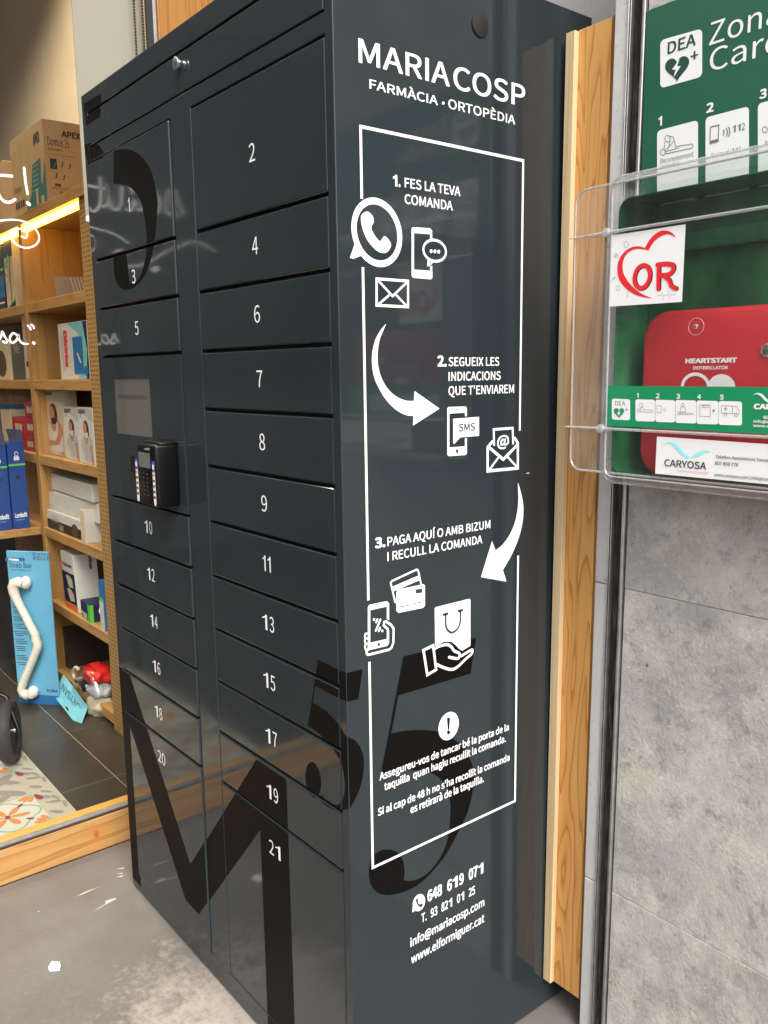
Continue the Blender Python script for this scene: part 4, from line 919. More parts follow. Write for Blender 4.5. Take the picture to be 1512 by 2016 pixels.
for i, (x0, x1, y0, y1, nx) in enumerate(((556, 697, 499, 657, 567), (700, 842, 502, 663, 705), (845, 997, 504, 670, 853), (999, 1156, 508, 677, 1005), (1158, 1326, 511, 684, 1168))):
    o = decal('step_plate', AP, LBL, band, [shear(rr_(x0, y0, x1, y1, 16), x0, 0.03)], (), 0.0004, Bz)
    apt(str(i + 1), (nx, 488 + i * 3), (nx + (12 if i == 0 else 24), 488 + i * 3), 33, LBL, band, 0.015)
    cx, cy = (x0 + x1) / 2, (y0 + y1) / 2; LN = 0.0006
    S = {0: [(ell((598, 543), 13, 13, 14), LN, True), (ell((580, 580), 11, 11, 14), LN, True), ([(605, 550), (618, 575), (675, 578), (683, 587), (675, 594), (592, 590)], LN), ([(590, 560), (600, 580)], LN)],
         1: [([(714, 545), (743, 546), (743, 598), (714, 596)], LN, True), (ell((755, 575), 8, 12, 6, -50, 50), LN), (ell((762, 575), 12, 18, 6, -50, 50), LN)],
         2: [(ell((899, 540), 11, 12, 14), LN, True), ([(885, 555), (915, 555), (920, 590), (880, 590)], LN, True), (ell((868, 600), 10, 10, 12), LN, True), ([(878, 596), (975, 600), (975, 610), (880, 608)], LN, True)],
         3: [([(1022, 538), (1098, 540), (1098, 625), (1022, 622)], LN, True), ([(1040, 545), (1085, 546), (1085, 560), (1040, 559)], LN, True)],
         4: [([(1178, 545), (1258, 548), (1258, 603), (1178, 600)], LN, True), ([(1258, 548), (1290, 552), (1306, 580), (1306, 606), (1258, 603)], LN), (ell((1207, 608), 12, 12, 14), LN, True), (ell((1285, 612), 12, 12, 14), LN, True)]}[i]
    decal('pictogram', AP, LINE, o, [], S, 0.0007, Bz)
    if i == 3: decal('bolt', AP, GRN, o, [[(1127, 562), (1110, 585), (1121, 585), (1115, 603), (1134, 578), (1122, 578)]], (), 0.0007, Bz)
    if i == 4: decal('cross', AP, GRN, o, [[(1198, 565), (1220, 566), (1220, 571), (1198, 570)], [(1206, 556), (1211, 556), (1211, 580), (1206, 580)]], (), 0.0007, Bz)
decal('wing_mark', AP, LBL, band, [smooth_pts([(1405, 470), (1430, 455), (1470, 460), (1510, 500), (1560, 540)], 4) + smooth_pts([(1560, 540), (1500, 515), (1460, 475), (1430, 462), (1405, 470)], 4)[1:-1]], (), 0.0004, Bz)
apt('CARYOSA', (1415, 568), (1720, 578), 34, LBL, band, 0.03); apt('607 850 776', (1482, 640), (1700, 648), 22, LBL, band, 0.012); apt('info@caryosa.com', (1410, 668), (1720, 682), 20, LBL, band, 0.012); apt('www.caryosa.com', (1408, 698), (1720, 714), 20, LBL, band, 0.012)
cst = decal('caryosa_sticker', AP, LBL, ae, [[(487, 560), (2000, 665), (2000, 1048), (470, 903)]], (), 0, Cz)
CY = mat('sticker_cyan', (0.32, 0.85, 0.90), 0.4); PK = mat('sticker_pink', (0.80, 0.30, 0.28), 0.4); NAVY = mat('sticker_navy', (0.035, 0.04, 0.055), 0.4)
decal('wing_mark', AP, CY, cst, [smooth_pts([(540, 640), (590, 612), (640, 615), (690, 650), (740, 710), (790, 750), (805, 750)], 4) + smooth_pts([(805, 750), (770, 762), (720, 735), (670, 680), (630, 635), (590, 625), (540, 640)], 4)[1:-1], smooth_pts([(805, 750), (850, 715), (910, 690), (960, 690), (985, 706)], 4) + smooth_pts([(985, 706), (940, 705), (890, 735), (840, 752), (805, 750)], 4)[1:-1]], (), 0.0004, Cz)
apt('CARYOSA', (558, 832), (942, 868), 62, NAVY, cst, 0.008, Cz, 4.6957); apt('Cardioprotección', (676, 882), (928, 910), 20, PK, cst, 0.0, Cz, 4.6957)
decal('little_heart', AP, mat('sticker_peach', (0.95, 0.62, 0.36), 0.4), cst, [heart((948, 897), 18, 17, 18)], (), 0.0004, Cz)
apt('Telefon Assistencia Tecnica', (1030, 758), (1560, 800), 26, NAVY, cst, 0.006, Cz, 4.6957); apt('607 850 776', (1026, 820), (1240, 838), 30, NAVY, cst, 0.006, Cz, 4.6957); apt('www.caryosa.com | info@caryosa.com', (1020, 924), (1690, 986), 27, NAVY, cst, 0.004, Cz, 4.6957)

# red soft case standing inside the cabinet
REDC = mat('red_case_plastic', (0.56, 0.022, 0.030), 0.45, var=(6, 0.10), bump=(220, 0.12, 0.001))
YC = 0.443
cs = thing('defibrillator_case', 'red defibrillator case with white heart inside the clear cabinet', 'defibrillator', (0.40, 0.465, 1.184))
def rbox(mb, x0, x1, z0, z1, y0, y1, r):
    _, pts = plate(mb, x0, x1, z0, z1, r, y0, y1, 8); return mb
m = rbox(MB(), 0.2345, 0.560, 1.184, 1.450, YC, YS - 0.013, 0.045)
bmesh.ops.bevel(m.bm, geom=[e for e in m.bm.edges if all(abs(v.co.y - YC) < 1e-5 for v in e.verts) and e.is_boundary is False and len([f for f in e.link_faces if abs(f.normal.y) < 0.5]) == 1], offset=0.008, segments=3, profile=0.5, affect='EDGES')
m.build('shell', REDC, cs, 40)
CP = Pl(1, YC, -1, 0.0008)
def cpt(body, L, R, cap, bold): return CP.text('lettering', body, Bz(L), Bz(R), cap / 3.67, LBL, cs, bold)
cpt('HEARTSTART', (920, 238), (1285, 250), 30, 0.03); cpt('DEFIBRILLATOR', (975, 284), (1222, 291), 22, 0.015)
decal('white_heart', CP, LBL, cs, [ell((1178, 413), 100, 95, 30)], [(ell((990, 410), 95, 92, 24, 150, 390), 0.0052)], 0, Bz)
m = MB().cyl((at(1512, 690, 1, YC).x, YC - 0.001, at(1512, 690, 1, YC).z), (0, -1, 0), 0.010, 0.003, 24, 0.0008); m.build('catch', CHROME, cs, 40)

# ================================================================== SHELVES INSIDE THE SHOP
YSH = 0.355
g = NG('perforated_board'); P = g.geo
sx_ = g.sep(P)
def frac(v, s): return g.math('SUBTRACT', g.math('FRACT', g.math('MULTIPLY', v, s)), 0.5)
a = frac(sx_[0], 1 / 0.0165); b_ = frac(sx_[2], 1 / 0.0165)
dd = g.math('SQRT', g.math('ADD', g.math('MULTIPLY', a, a), g.math('MULTIPLY', b_, b_)))
hole = g.ramp(dd, [(0.20, 1.0), (0.25, 0.0)])
c = g.mix(hole, g.ramp(g.noise(g.map(P, (60, 60, 2)), 1.0, 3), [(0.3, (0.36, 0.205, 0.070)), (0.7, (0.44, 0.26, 0.095))]), (0.02, 0.012, 0.006))
PERF = g.done(c, 0.5, 0.35)
un = thing('shelf_unit', 'oak-look shelving full of boxed goods with a glowing light strip', 'shelving', (-2.5, 0.6, 0))
UX0, UX1, UY1, TK = -3.55, -1.86, 0.78, 0.040
SZ = [0.060, 0.382, 0.708, 1.026, 1.345, 1.662]
for zz in SZ: MB().box(-2.712, -2.035, YSH + 0.001, UY1, zz - TK, zz, 0.0015, 1).build('shelf_board', OAK, un)
for zz in SZ: MB().box(UX0, -2.754, YSH + 0.001, UY1, zz - TK, zz, 0.0015, 1).build('shelf_board', OAK, un)
MB().box(-2.7535, -2.7125, YSH, UY1, 0.0, 1.9725, 0.0015, 1).build('divider', OAKV, un)
MB().box(UX0 - 0.04, UX0, YSH, UY1, 0.0, 1.9725, 0.0015, 1).build('side_panel', OAKV, un)
MB().box(-2.0345, UX1, YSH, YSH + 0.018, 0.0, 1.9725, 0.0015, 1).build('perforated_panel', PERF, un)
MB().box(UX1 - 0.02, UX1, YSH + 0.0185, UY1, 0.0, 1.9725, 0.0015, 1).build('side_panel', OAKV, un)
MB().box(-2.0345, -2.015, YSH + 0.0185, UY1, 0.0, 1.9725, 0.0015, 1).build('side_panel', OAKV, un)
MB().box(UX0 - 0.04, UX1, YSH - 0.012, UY1, 1.973, 2.012, 0.0015, 1).build('top_board', OAK, un)
MB().box(UX0, UX1, UY1 + 0.0005, UY1 + 0.012, 0.0, 2.012).build('back_panel', mat('brown_back_panel', (0.20, 0.11, 0.045), 0.6), un)
LED = mat('warm_led_strip', (1.0, 0.75, 0.3), 0.5, emit=((1.0, 0.56, 0.06), 7.0))
MB().box(UX0, -2.036, YSH + 0.003, YSH + 0.030, 1.952, 1.9715, 0.003, 2).build('light_strip', LED, un)
# low bench turning the corner, towards the street
bn = thing('low_bench', 'low oak-look bench under the tall blue boxes', 'bench', (-2.9, 0.05, 0))
MB().box(-3.20, -2.7545, -0.60, YSH - 0.001, 0.672, 0.7055, 0.0015, 1).build('bench_top', OAK, bn)
MB().box(-3.20, -2.775, -0.60, -0.56, 0.0, 0.671, 0.0015, 1).build('end_panel', OAKV, bn)
MB().box(-3.20, -3.18, -0.559, YSH - 0.001, 0.0, 0.671).build('back_panel', CAVITY, bn)

# ------------------------------------------------------------------ boxed goods
class Carton:
    def __init__(s, name, label, L, R, top, z, yl, yr, depth, mt, lean=0.0, cat='box', group=None, P=None, h=None, top_at='L'):
        """front face from pixel L to pixel R (x,y at the foot) at depths yl, yr; top = pixel on the front edge's top"""
        P0, P1 = P if P else (at(L[0], L[1], 1, yl), at(R[0], R[1], 1, yr))
        P0 = Vector((P0.x, P0.y, z)); P1 = Vector((P1.x, P1.y, z))
        s.U = (P1 - P0); s.w = s.U.length; s.U.normalize()
        s.D = Vector((-s.U.y, s.U.x, 0)); s.D = s.D if s.D.y > 0 or P else -s.D
        if P: s.D = Vector((-1, 0, 0)) if s.D.x > 0 else s.D
        e = P0 if top_at == 'L' else P1
        s.h = h if h else at(top[0], top[1], 1, e.y).z - z
        s.d = depth; s.V = Vector((0, 0, 1))
        if lean: s.V = (s.V + s.U * math.tan(lean)).normalized()
        s.O = P0
        m = MB(); b = bmesh.new(); O, U, D, V = s.O, s.U * s.w, s.D * depth, s.V * s.h
        v = [b.verts.new(O + p) for p in (U * 0, U, U + D, D, V, U + V, U + D + V, D + V)]
        for f in ((0, 1, 5, 4), (1, 2, 6, 5), (2, 3, 7, 6), (3, 0, 4, 7), (4, 5, 6, 7), (3, 2, 1, 0)): b.faces.new([v[i] for i in f])
        bmesh.ops.recalc_face_normals(b, faces=b.faces)
        bmesh.ops.bevel(b, geom=b.edges[:], offset=0.0016, segments=1, profile=0.5, affect='EDGES')
        m.join(b); s.o = m.build(name, mt, None, label=label, cat=cat, group=group)
        s.nF = s.U.cross(s.V); s.nF = -s.nF if s.nF.dot(s.D) > 0 else s.nF
        s.nS = s.U.copy()
    def pt(s, f, u, v, lift=0.0):
        if f == 'F': return s.O + s.U * (u * s.w) + s.V * (v * s.h) + s.nF * (0.0008 + lift)
        if f == 'S': return s.O + s.U * s.w + s.D * (u * s.d) + s.V * (v * s.h) + s.nS * (0.0008 + lift)
        return s.O + s.U * (u * s.w) + s.D * (v * s.d) + s.V * (s.h + 0.0008)
    def patch(s, f, u0, u1, v0, v1, mt, name='print', lift=0.0):
        return MB().face([s.pt(f, *q, lift) for q in ((u0, v0), (u1, v0), (u1, v1), (u0, v1))]).build(name, mt, s.o)
    def poly(s, f, pts, mt, name='print', lift=0.0): return MB().poly([s.pt(f, u, v, lift) for u, v in pts]).build(name, mt, s.o)
    def text(s, f, body, u, v, w, cap, mt, bold=0.0, lift=0.0004, vert=False):
        a = s.pt(f, u, v, lift); Ux = (s.pt(f, u + 0.01, v, lift) - a).normalized(); Vx = s.V
        if vert: Ux, Vx = -s.V, Ux
        return text3('lettering', body, a, Ux, Vx, w, cap, mt, s.o, bold)
C_ = {k: mat('card_' + k, tuple(x * 0.84 for x in v), 0.5, var=(14, 0.05)) for k, v in dict(kraft=(0.50, 0.35, 0.19), grey=(0.30, 0.27, 0.25), white=(0.68, 0.66, 0.60), cream=(0.66, 0.55, 0.38), blue=(0.010, 0.060, 0.28), navy=(0.012, 0.020, 0.07), midblue=(0.02, 0.16, 0.40), dgrey=(0.10, 0.105, 0.09), red=(0.42, 0.012, 0.03), teal=(0.045, 0.17, 0.17), green=(0.14, 0.62, 0.05), orange=(0.80, 0.16, 0.02), sky=(0.14, 0.44, 0.66), skyl=(0.23, 0.56, 0.74), skin=(0.58, 0.25, 0.14), dark=(0.03, 0.02, 0.015), aqua=(0.22, 0.55, 0.52), brown=(0.10, 0.06, 0.035), palegrey=(0.50, 0.50, 0.47), rose=(0.55, 0.20, 0.16)).items()}

# big kraft box on top of the unit
k = Carton('kraft_box', 'large kraft box with a teal bed picture and APEX print on top shelf', (30, 425), (94, 392), (85, 230), 2.0125, 0.375, 0.375, 0.17, C_['kraft'], top_at='R')
k.poly('F', [(0.32, 0.0), (0.56, 0.22), (0.64, 0.55), (0.88, 0.58), (0.86, 0.30), (0.90, 0.26), (0.99, 0.55), (0.99, 0.0)], C_['teal'])
for i in range(6): k.patch('F', 0.60 + i * 0.012, 0.80, 0.24 + i * 0.055, 0.247 + i * 0.055, C_['palegrey'], lift=0.0005)
k.patch('F', 0.70, 0.76, 0.06, 0.24, C_['kraft'], lift=0.0005); k.patch('F', 0.84, 0.92, 0.04, 0.14, C_['kraft'], lift=0.0005)
k.text('F', 'APEX', 0.72, 0.77, 0.075, 0.036, INK, 0.02); k.text('F', 'Domus', 0.06, 0.33, 0.09, 0.022, C_['brown'], 0.0)
for i in range(4): k.patch('F', 0.06 + i * 0.075, 0.11 + i * 0.075, 0.13, 0.21, INK)
sd_ = k.d
k.text('S', 'APEX', 0.42, 0.82, 0.072, 0.021, INK, 0.02); k.text('S', 'Domus 2s', 0.08, 0.70, 0.084, 0.030, INK, 0.0); k.text('S', 'Domus series', 0.09, 0.645, 0.055, 0.011, C_['brown'])
k.patch('S', 0.11, 0.26, 0.43, 0.55, INK)
for i, (u, v) in enumerate(((0.135, 0.45), (0.31, 0.47), (0.48, 0.46), (0.16, 0.33), (0.33, 0.32))):
    k.poly('S', [(u, v), (u + 0.05, v), (u + 0.075, v + 0.055), (u + 0.105, v + 0.06), (u + 0.09, v + 0.01), (u + 0.06, v - 0.008)], C_['teal'], lift=0.0006)
k.text('S', 'APEX', 0.19, 0.235, 0.022, 0.009, INK, 0.04)
for v in (0.60, 0.215, 0.20): k.patch('S', 0.12, 0.68, v, v + 0.004, C_['brown'])
for v in (0.15, 0.09):
    for i in range(14): k.patch('S', 0.28 + i * 0.018, 0.28 + i * 0.018 + random.uniform(0.005, 0.013), v, v + 0.028, INK, 'barcode_bar')
Carton('kraft_box', 'smaller kraft box at the photo edge, left of the APEX box', (-40, 470), (14, 440), (8, 312), 2.0125, 0.40, 0.40, 0.3, C_['kraft'], top_at='R')
# first compartment
k = Carton('flat_grey_box', 'long flat grey box with white corner stripes under the light strip', (56, 596), (171, 574), (55, 541), 1.6625, 0.372, 0.60, 0.10, C_['grey'])
for i in range(4): k.poly('F', [(0.72 + i * 0.06, 1.0), (0.733 + i * 0.06, 1.0), (0.833 + i * 0.06, 0.1), (0.82 + i * 0.06, 0.1)] if i < 3 else [(0.90, 1), (0.913, 1), (0.99, 0.35), (0.977, 0.35)], C_['white'])
for i in range(5): k.patch('F', 0.07, 0.30 - 0.04 * (i % 2), 0.84 - i * 0.07, 0.852 - i * 0.07, C_['palegrey'])
for i in range(4): k.poly('F', [(0.10 + i * 0.06 + 0.014 * math.cos(a), 0.10 + 0.05 * math.sin(a)) for a in [2 * math.pi * q / 10 for q in range(10)]], C_['white'])
k = Carton('tree_print_box', 'blue and cream upright box with a bare tree print', (15, 604), (32, 600), (3, 471), 1.6625, 0.375, 0.375, 0.09, C_['cream'])
k.patch('F', 0.0, 1.0, 0.72, 1.0, C_['navy']); k.poly('F', [(0.0, 0.62), (0.5, 0.76), (0.62, 0.70), (0.2, 0.60)], C_['green'], lift=0.0004); k.poly('F', [(0.0, 0.0), (1.0, 0.0), (1.0, 0.10)], C_['navy']); k.poly('F', [(0.3, 0.03), (1, 0.1), (1, 0.14), (0.6, 0.06)], C_['green'], lift=0.0004)
for pts, wd in (([(0.55, 0.05), (0.60, 0.32), (0.55, 0.48), (0.70, 0.70)], 0.006), ([(0.58, 0.36), (0.30, 0.47), (0.05, 0.49)], 0.003), ([(0.57, 0.44), (0.40, 0.58), (0.15, 0.60)], 0.003), ([(0.60, 0.42), (0.85, 0.50)], 0.003)):
    mb = MB(); ribbon(mb, [(u * k.w, v * k.h) for u, v in pts], wd, lambda q, k=k: k.pt('F', q.x / k.w, q.y / k.h, 0.0006)); mb.build('tree_print', C_['navy'], k.o)
k = Carton('dark_blue_box', 'dark blue box with green line left of the tree print box', (-30, 612), (13, 606), (8, 482), 1.6625, 0.378, 0.378, 0.09, C_['navy'], top_at='R')
k.patch('F', 0, 1, 0.62, 0.66, C_['green']); k.patch('F', 0, 1, 0.2, 0.55, C_['midblue'], lift=-0.0003); k.patch('F', 0.6, 0.95, 0.10, 0.13, C_['white'])
# second compartment
k = Carton('heating_pad_box', 'white and turquoise box with red lettering and a blue pad picture', (121, 745), (178, 745), (116, 638), 1.3455, 0.385, 0.385, 0.07, C_['white'])
k.poly('F', [(0.35, 0.99), (0.99, 0.99), (0.99, 0.01), (0.62, 0.01), (0.80, 0.35), (0.70, 0.80)], C_['aqua']); k.poly('F', [(0.86, 0.99), (0.99, 0.99), (0.99, 0.01), (0.90, 0.01), (0.97, 0.5)], C_['navy'], lift=0.0004)
k.patch('F', 0.50, 0.82, 0.10, 0.74, C_['midblue'], lift=0.0007); k.poly('F', [(0.62, 0.46), (0.66, 0.47), (0.76, 0.30), (0.72, 0.28)], C_['white'], lift=0.001)
k.text('F', 'Eléctrica', 0.20, 0.86, k.h * 0.62, 0.034, RED, 0.03, vert=True); k.patch('F', 0.13, 0.145, 0.15, 0.85, C_['rose']); k.patch('F', 0.07, 0.08, 0.35, 0.85, C_['rose'])
k.poly('F', [(0.90 + 0.075 * math.cos(a), 0.15 + 0.085 * math.sin(a)) for a in [2 * math.pi * q / 20 for q in range(20)]], C_['midblue'], lift=0.001)
k = Carton('charcoal_box', 'charcoal upright box with small gold lettering on middle shelf', (24, 746), (51, 746), (14, 672), 1.3455, 0.385, 0.385, 0.08, C_['dgrey'])
k.text('F', 'MY', 0.30, 0.80, 0.07, 0.028, C_['cream']); k.text('F', 'NE', 0.36, 0.68, 0.08, 0.028, C_['cream'])
k = Carton('slim_white_box', 'slim cream box with small dark print beside the shelf divider', (51.5, 746), (62, 746), (43, 618), 1.3455, 0.38, 0.38, 0.09, C_['cream'])
k.patch('F', 0.55, 0.95, 0.62, 0.95, C_['rose']); k.patch('F', 0.3, 0.95, 0.20, 0.28, C_['brown']); k.patch('F', 0, 1, 0, 0.02, RED)
k = Carton('window_box', 'cream box with an oval window at the photo edge', (-18, 746), (22, 746), (12, 670), 1.3455, 0.375, 0.375, 0.08, C_['cream'], top_at='R')
k.poly('F', [(0.62 + 0.22 * math.cos(a), 0.42 + 0.34 * math.sin(a)) for a in [2 * math.pi * q / 24 for q in range(24)]], C_['brown'])
# third compartment: neck supports
def collar_box(L, R, top, y, lab, dark, grp=None):
    k = Carton('neck_support_box', lab, L, R, top, 1.0265, y, y, 0.06, C_['cream'] if dark else C_['white'], group=grp)
    oval = lambda cx, cy, rx, rz, n=18: [(cx + rx * math.cos(a), cy + rz * math.sin(a)) for a in [2 * math.pi * q / n for q in range(n)]]
    k.poly('F', [(0, 1), (1, 1), (1, 0.74)], C_['palegrey'], lift=-0.0002)
    shirt = C_['white'] if dark else C_['palegrey']
    body = [(0.15, 0.30), (0.25, 0.46), (0.42, 0.52), (0.68, 0.54), (0.88, 0.47), (0.92, 0.34), (0.85, 0.06), (0.35, 0.06), (0.32, 0.16)]
    k.poly('F', body, shirt, 'printed_torso', 0.0004); k.poly('F', [(0.72, 0.53), (0.90, 0.46), (0.93, 0.34), (0.70, 0.16), (0.20, 0.14), (0.16, 0.22), (0.55, 0.22), (0.70, 0.34)] if dark else [(0.72, 0.34), (0.86, 0.34), (0.92, 0.06), (0.80, 0.06)], C_['skin'], 'printed_arm', 0.0007)
    k.poly('F', [(0.34, 0.50), (0.66, 0.52), (0.60, 0.36), (0.44, 0.36)], C_['skin'], 'printed_neck', 0.0006)
    k.poly('F', oval(0.52, 0.66, 0.17, 0.12), C_['brown'], 'printed_hair', 0.0005); k.poly('F', [(0.60, 0.70), (0.70, 0.66), (0.72, 0.50), (0.66, 0.50)], C_['brown'], 'printed_hair', 0.0005); k.poly('F', oval(0.46, 0.635, 0.125, 0.095), C_['skin'], 'printed_face', 0.0008)
    k.poly('F', [(0.38, 0.55), (0.66, 0.57), (0.64, 0.48), (0.46, 0.46)], INK if dark else C_['white'], 'printed_collar', 0.0011)
    k.text('F', 'DONJOY', 0.08, 0.90, k.w * 0.46, 0.014, INK, 0.02); k.text('F', 'C1', 0.10, 0.82, 0.022, 0.018, LINE); k.text('F', 'djo', 0.78, 0.025, k.w * 0.16, 0.012, RED)
    return k
collar_box((91, 897), (131, 897), (83, 764), 0.405, 'larger neck support box with a black collar picture, leftmost of three', True)
collar_box((131.5, 904), (159, 904), (126, 801), 0.385, 'middle neck support box with a white collar picture', False)
collar_box((159.5, 911), (188, 911), (152, 802), 0.370, 'neck support box with white collar picture beside the perforated panel', False)
for i, (L, R, tp, z, lab) in enumerate((((52, 890), (70, 890), (50, 858), 1.0265, 'red box at the bottom of the small stack'), ((29, 890), (51, 890), (24, 820), 1.0265, 'tall red box left of the small red stack'), ((51, 857), (69, 857), (49, 823), None, 'red box in the middle of the small stack'), ((50, 822), (67, 822), (47, 789), None, 'red box on top of the small stack'))):
    if z is None: z = ztop + 0.0008
    k = Carton('red_box', lab, L, R, tp, z, 0.385 + 0.01 * i, 0.385 + 0.01 * i, 0.10, C_['red'], group='red boxes stacked by the divider')
    if i != 1: ztop = z + k.h
    k.patch('F', 0.25, 0.85, 0.30 if i != 1 else 0.58, 0.68 if i != 1 else 0.80, C_['cream']); k.text('F', '1', 0.55, 0.36 if i != 1 else 0.62, 0.012, 0.028, INK)
Carton('cream_file_box', 'plain cream box standing behind the tall blue boxes', (8, 890), (26, 890), (4, 806), 1.0265, 0.40, 0.40, 0.2, C_['cream'])
Carton('mid_blue_box', 'mid blue box with white top line behind the cream box', (-25, 890), (6, 890), (3, 797), 1.0265, 0.43, 0.43, 0.2, C_['midblue'], top_at='R')
# tall blue back-support boxes on the bench
for i, (a, b_, tp, lab) in enumerate((((27, 1036), (59, 1031), (18, 872), 'tall blue back support box with green stripe beside the divider'), ((-12, 1042), (24.5, 1037), (14, 876), 'tall blue back support box cut by the photo edge'))):
    PP = (at(a[0], a[1], 0, -2.765), at(b_[0], b_[1], 0, -2.765))
    hh = at(tp[0], tp[1], 0, -2.765).z - 0.706
    k = Carton('back_support_box', lab, a, b_, tp, 0.706, 0, 0, 0.14, C_['blue'], P=PP, h=hh, group='tall blue boxes on the bench')
    k.patch('F', 0, 1, 0.735, 0.755, C_['green']); k.text('F', 'Lumbofit', 0.14, 0.135, k.w * 0.72, 0.018, WHITE, 0.02); k.text('F', 'Cross lumbosacra', 0.14, 0.095, k.w * 0.55, 0.008, C_['skyl'])
    k.text('F', 'EMO', 0.36, 0.80, k.w * 0.30, 0.014, WHITE, 0.04); k.poly('F', [(0.51 + 0.12 * math.cos(a_), 0.87 + 0.03 * math.sin(a_)) for a_ in [2 * math.pi * q / 6 + 0.52 for q in range(6)]], WHITE); k.poly('F', [(0.51 + 0.09 * math.cos(a_), 0.87 + 0.022 * math.sin(a_)) for a_ in [2 * math.pi * q / 6 + 0.52 for q in range(6)]], C_['blue'], lift=0.0004)
    k.poly('F', [(0.50 + 0.14 * math.cos(a_), 0.60 + 0.025 * math.sin(a_)) for a_ in [2 * math.pi * q / 16 for q in range(16)]], C_['navy'])
    MB().face([k.pt('F', 0.15, 1.0), k.pt('F', 1.0, 1.0), k.pt('F', 1.0, 1.14) + k.D * 0.02, k.pt('F', 0.10, 1.16) + k.D * 0.02]).build('open_flap', C_['navy'], k.o)
# fourth compartment: long white boxes and a carton in front
k1 = Carton('gold_band_box', 'white and black box with gold coin at the bottom of the stack', (94, 1040), (165, 1072), (92, 1002), 0.7085, 0.372, 0.372, 0.16, C_['white'])
k1.patch('F', 0, 1, 0.0, 0.52, C_['dark']); k1.text('F', 'Gold', 0.36, 0.10, 0.05, 0.024, C_['palegrey'], 0.01); k1.text('F', 'OMRON', 0.14, 0.42, 0.09, 0.026, C_['palegrey'], 0.0, 0.0008); k1.poly('F', [(0.80 + 0.09 * math.cos(a), 0.40 + 0.32 * math.sin(a)) for a in [2 * math.pi * q / 22 for q in range(22)]], C_['brown'], lift=0.0008)
z2 = 0.7085 + k1.h + 0.001
k2 = Carton('long_white_box', 'long plain white box in the middle of the stack', (95, 1003), (196, 1040), (95, 966), z2, 0.385, 0.40, 0.18, C_['white']); k2.patch('F', 0.02, 0.09, 0.14, 0.17, C_['palegrey']); k2.patch('F', 0.02, 0.10, 0.22, 0.25, C_['palegrey']); k2.patch('F', 0.02, 0.16, 1.0, 1.05, C_['orange'])
z3 = z2 + k2.h + 0.006
k3 = Carton('long_white_box', 'long white box lying on top of the stack, under the shelf', (101, 965), (183, 992), (101, 932), z3, 0.40, 0.385, 0.16, C_['white']); k3.text('F', 'OMRON', 0.02, 0.78, 0.05, 0.009, C_['brown']); k3.patch('F', 0.86, 0.95, 0.78, 0.80, C_['palegrey']); k3.patch('F', 0.86, 0.95, 0.70, 0.72, C_['palegrey'])
k = Carton('upright_medicine_box', 'upright cream box with orange lettering in front of the white stack', (162, 1086), (171, 1090), (160, 1004), 0.7085, 0.356, 0.360, 0.16, C_['cream'])
k.patch('S', 0.0, 1.0, 0.0, 1.0, C_['white'], 'side_panel', -0.0004); k.text('S', 'turbo', 0.26, 0.80, 0.105, 0.034, C_['orange'], 0.03); k.text('S', 'phar', 0.26, 0.68, 0.09, 0.034, C_['orange'], 0.03)
for i in range(13): k.patch('S', 0.30, 0.92 - 0.15 * (i % 3 == 2), 0.60 - i * 0.045, 0.606 - i * 0.045, C_['palegrey'])
# fifth compartment
k = Carton('girdle_box', 'white box with navy picture side leaning on the lower shelf', (131, 1204), (155, 1217), (112, 1080), 0.3825, 0.372, 0.372, 0.10, C_['white'], lean=-0.10)
k.patch('F', 0.0, 1.0, 0.12, 0.66, C_['navy']); k.patch('F', 0, 1, 0.0, 0.11, C_['orange']); k.text('F', 'ORLIMAN', 0.22, 0.76, k.w * 0.62, 0.014, INK, 0.01); k.poly('F', [(0.06, 0.77), (0.14, 0.75), (0.18, 0.81), (0.10, 0.83)], RED)
for v in (0.16, 0.40): k.poly('F', [(0.30, v + 0.20), (0.45, v + 0.22), (0.66, v + 0.20), (0.80, v + 0.15), (0.84, v + 0.02), (0.50, v), (0.42, v + 0.06)], C_['cream'], 'printed_torso', 0.0005)
k.text('S', 'orliman', 0.66, 0.96, 0.055, 0.012, INK, 0.03, vert=True)
k = Carton('green_edge_box', 'small navy box with a bright green edge and white ring', (161, 1222), (178, 1229), (160, 1181), 0.3825, 0.368, 0.360, 0.11, C_['navy'])
k.patch('F', 0.80, 1.0, 0.0, 1.0, C_['green']); k.patch('S', 0.0, 0.14, 0.0, 1.0, C_['green']); k.patch('F', 0.04, 0.70, 0.06, 0.42, C_['palegrey']); k.patch('F', 0.12, 0.26, 0.14, 0.28, INK, lift=0.0005)
mb = MB(); ribbon(mb, [(0.060 + 0.020 * math.cos(a), k.h * 0.60 + 0.020 * math.sin(a)) for a in [2 * math.pi * q / 24 for q in range(24)]], 0.008, lambda q, k=k: k.pt('S', q.x / k.d, q.y / k.h), True); mb.build('white_ring', WHITE, k.o)
k = Carton('slim_blue_box', 'slim blue and green box tucked against the perforated panel', (199, 1230), (207, 1233), (196, 1142), 0.3825, 0.363, 0.363, 0.10, C_['midblue'])
k.patch('F', 0, 1, 0.0, 0.58, C_['white']); k.patch('F', 0, 1, 0.58, 0.66, C_['green'])
k = Carton('black_case', 'black upright case with white tag beside the blue card', (124, 1385), (141, 1395), (120, 1232), 0.0605, 0.40, 0.40, 0.2, C_['dark'])
k.patch('F', 0.15, 0.42, 0.80, 0.88, C_['white'], 'tag')
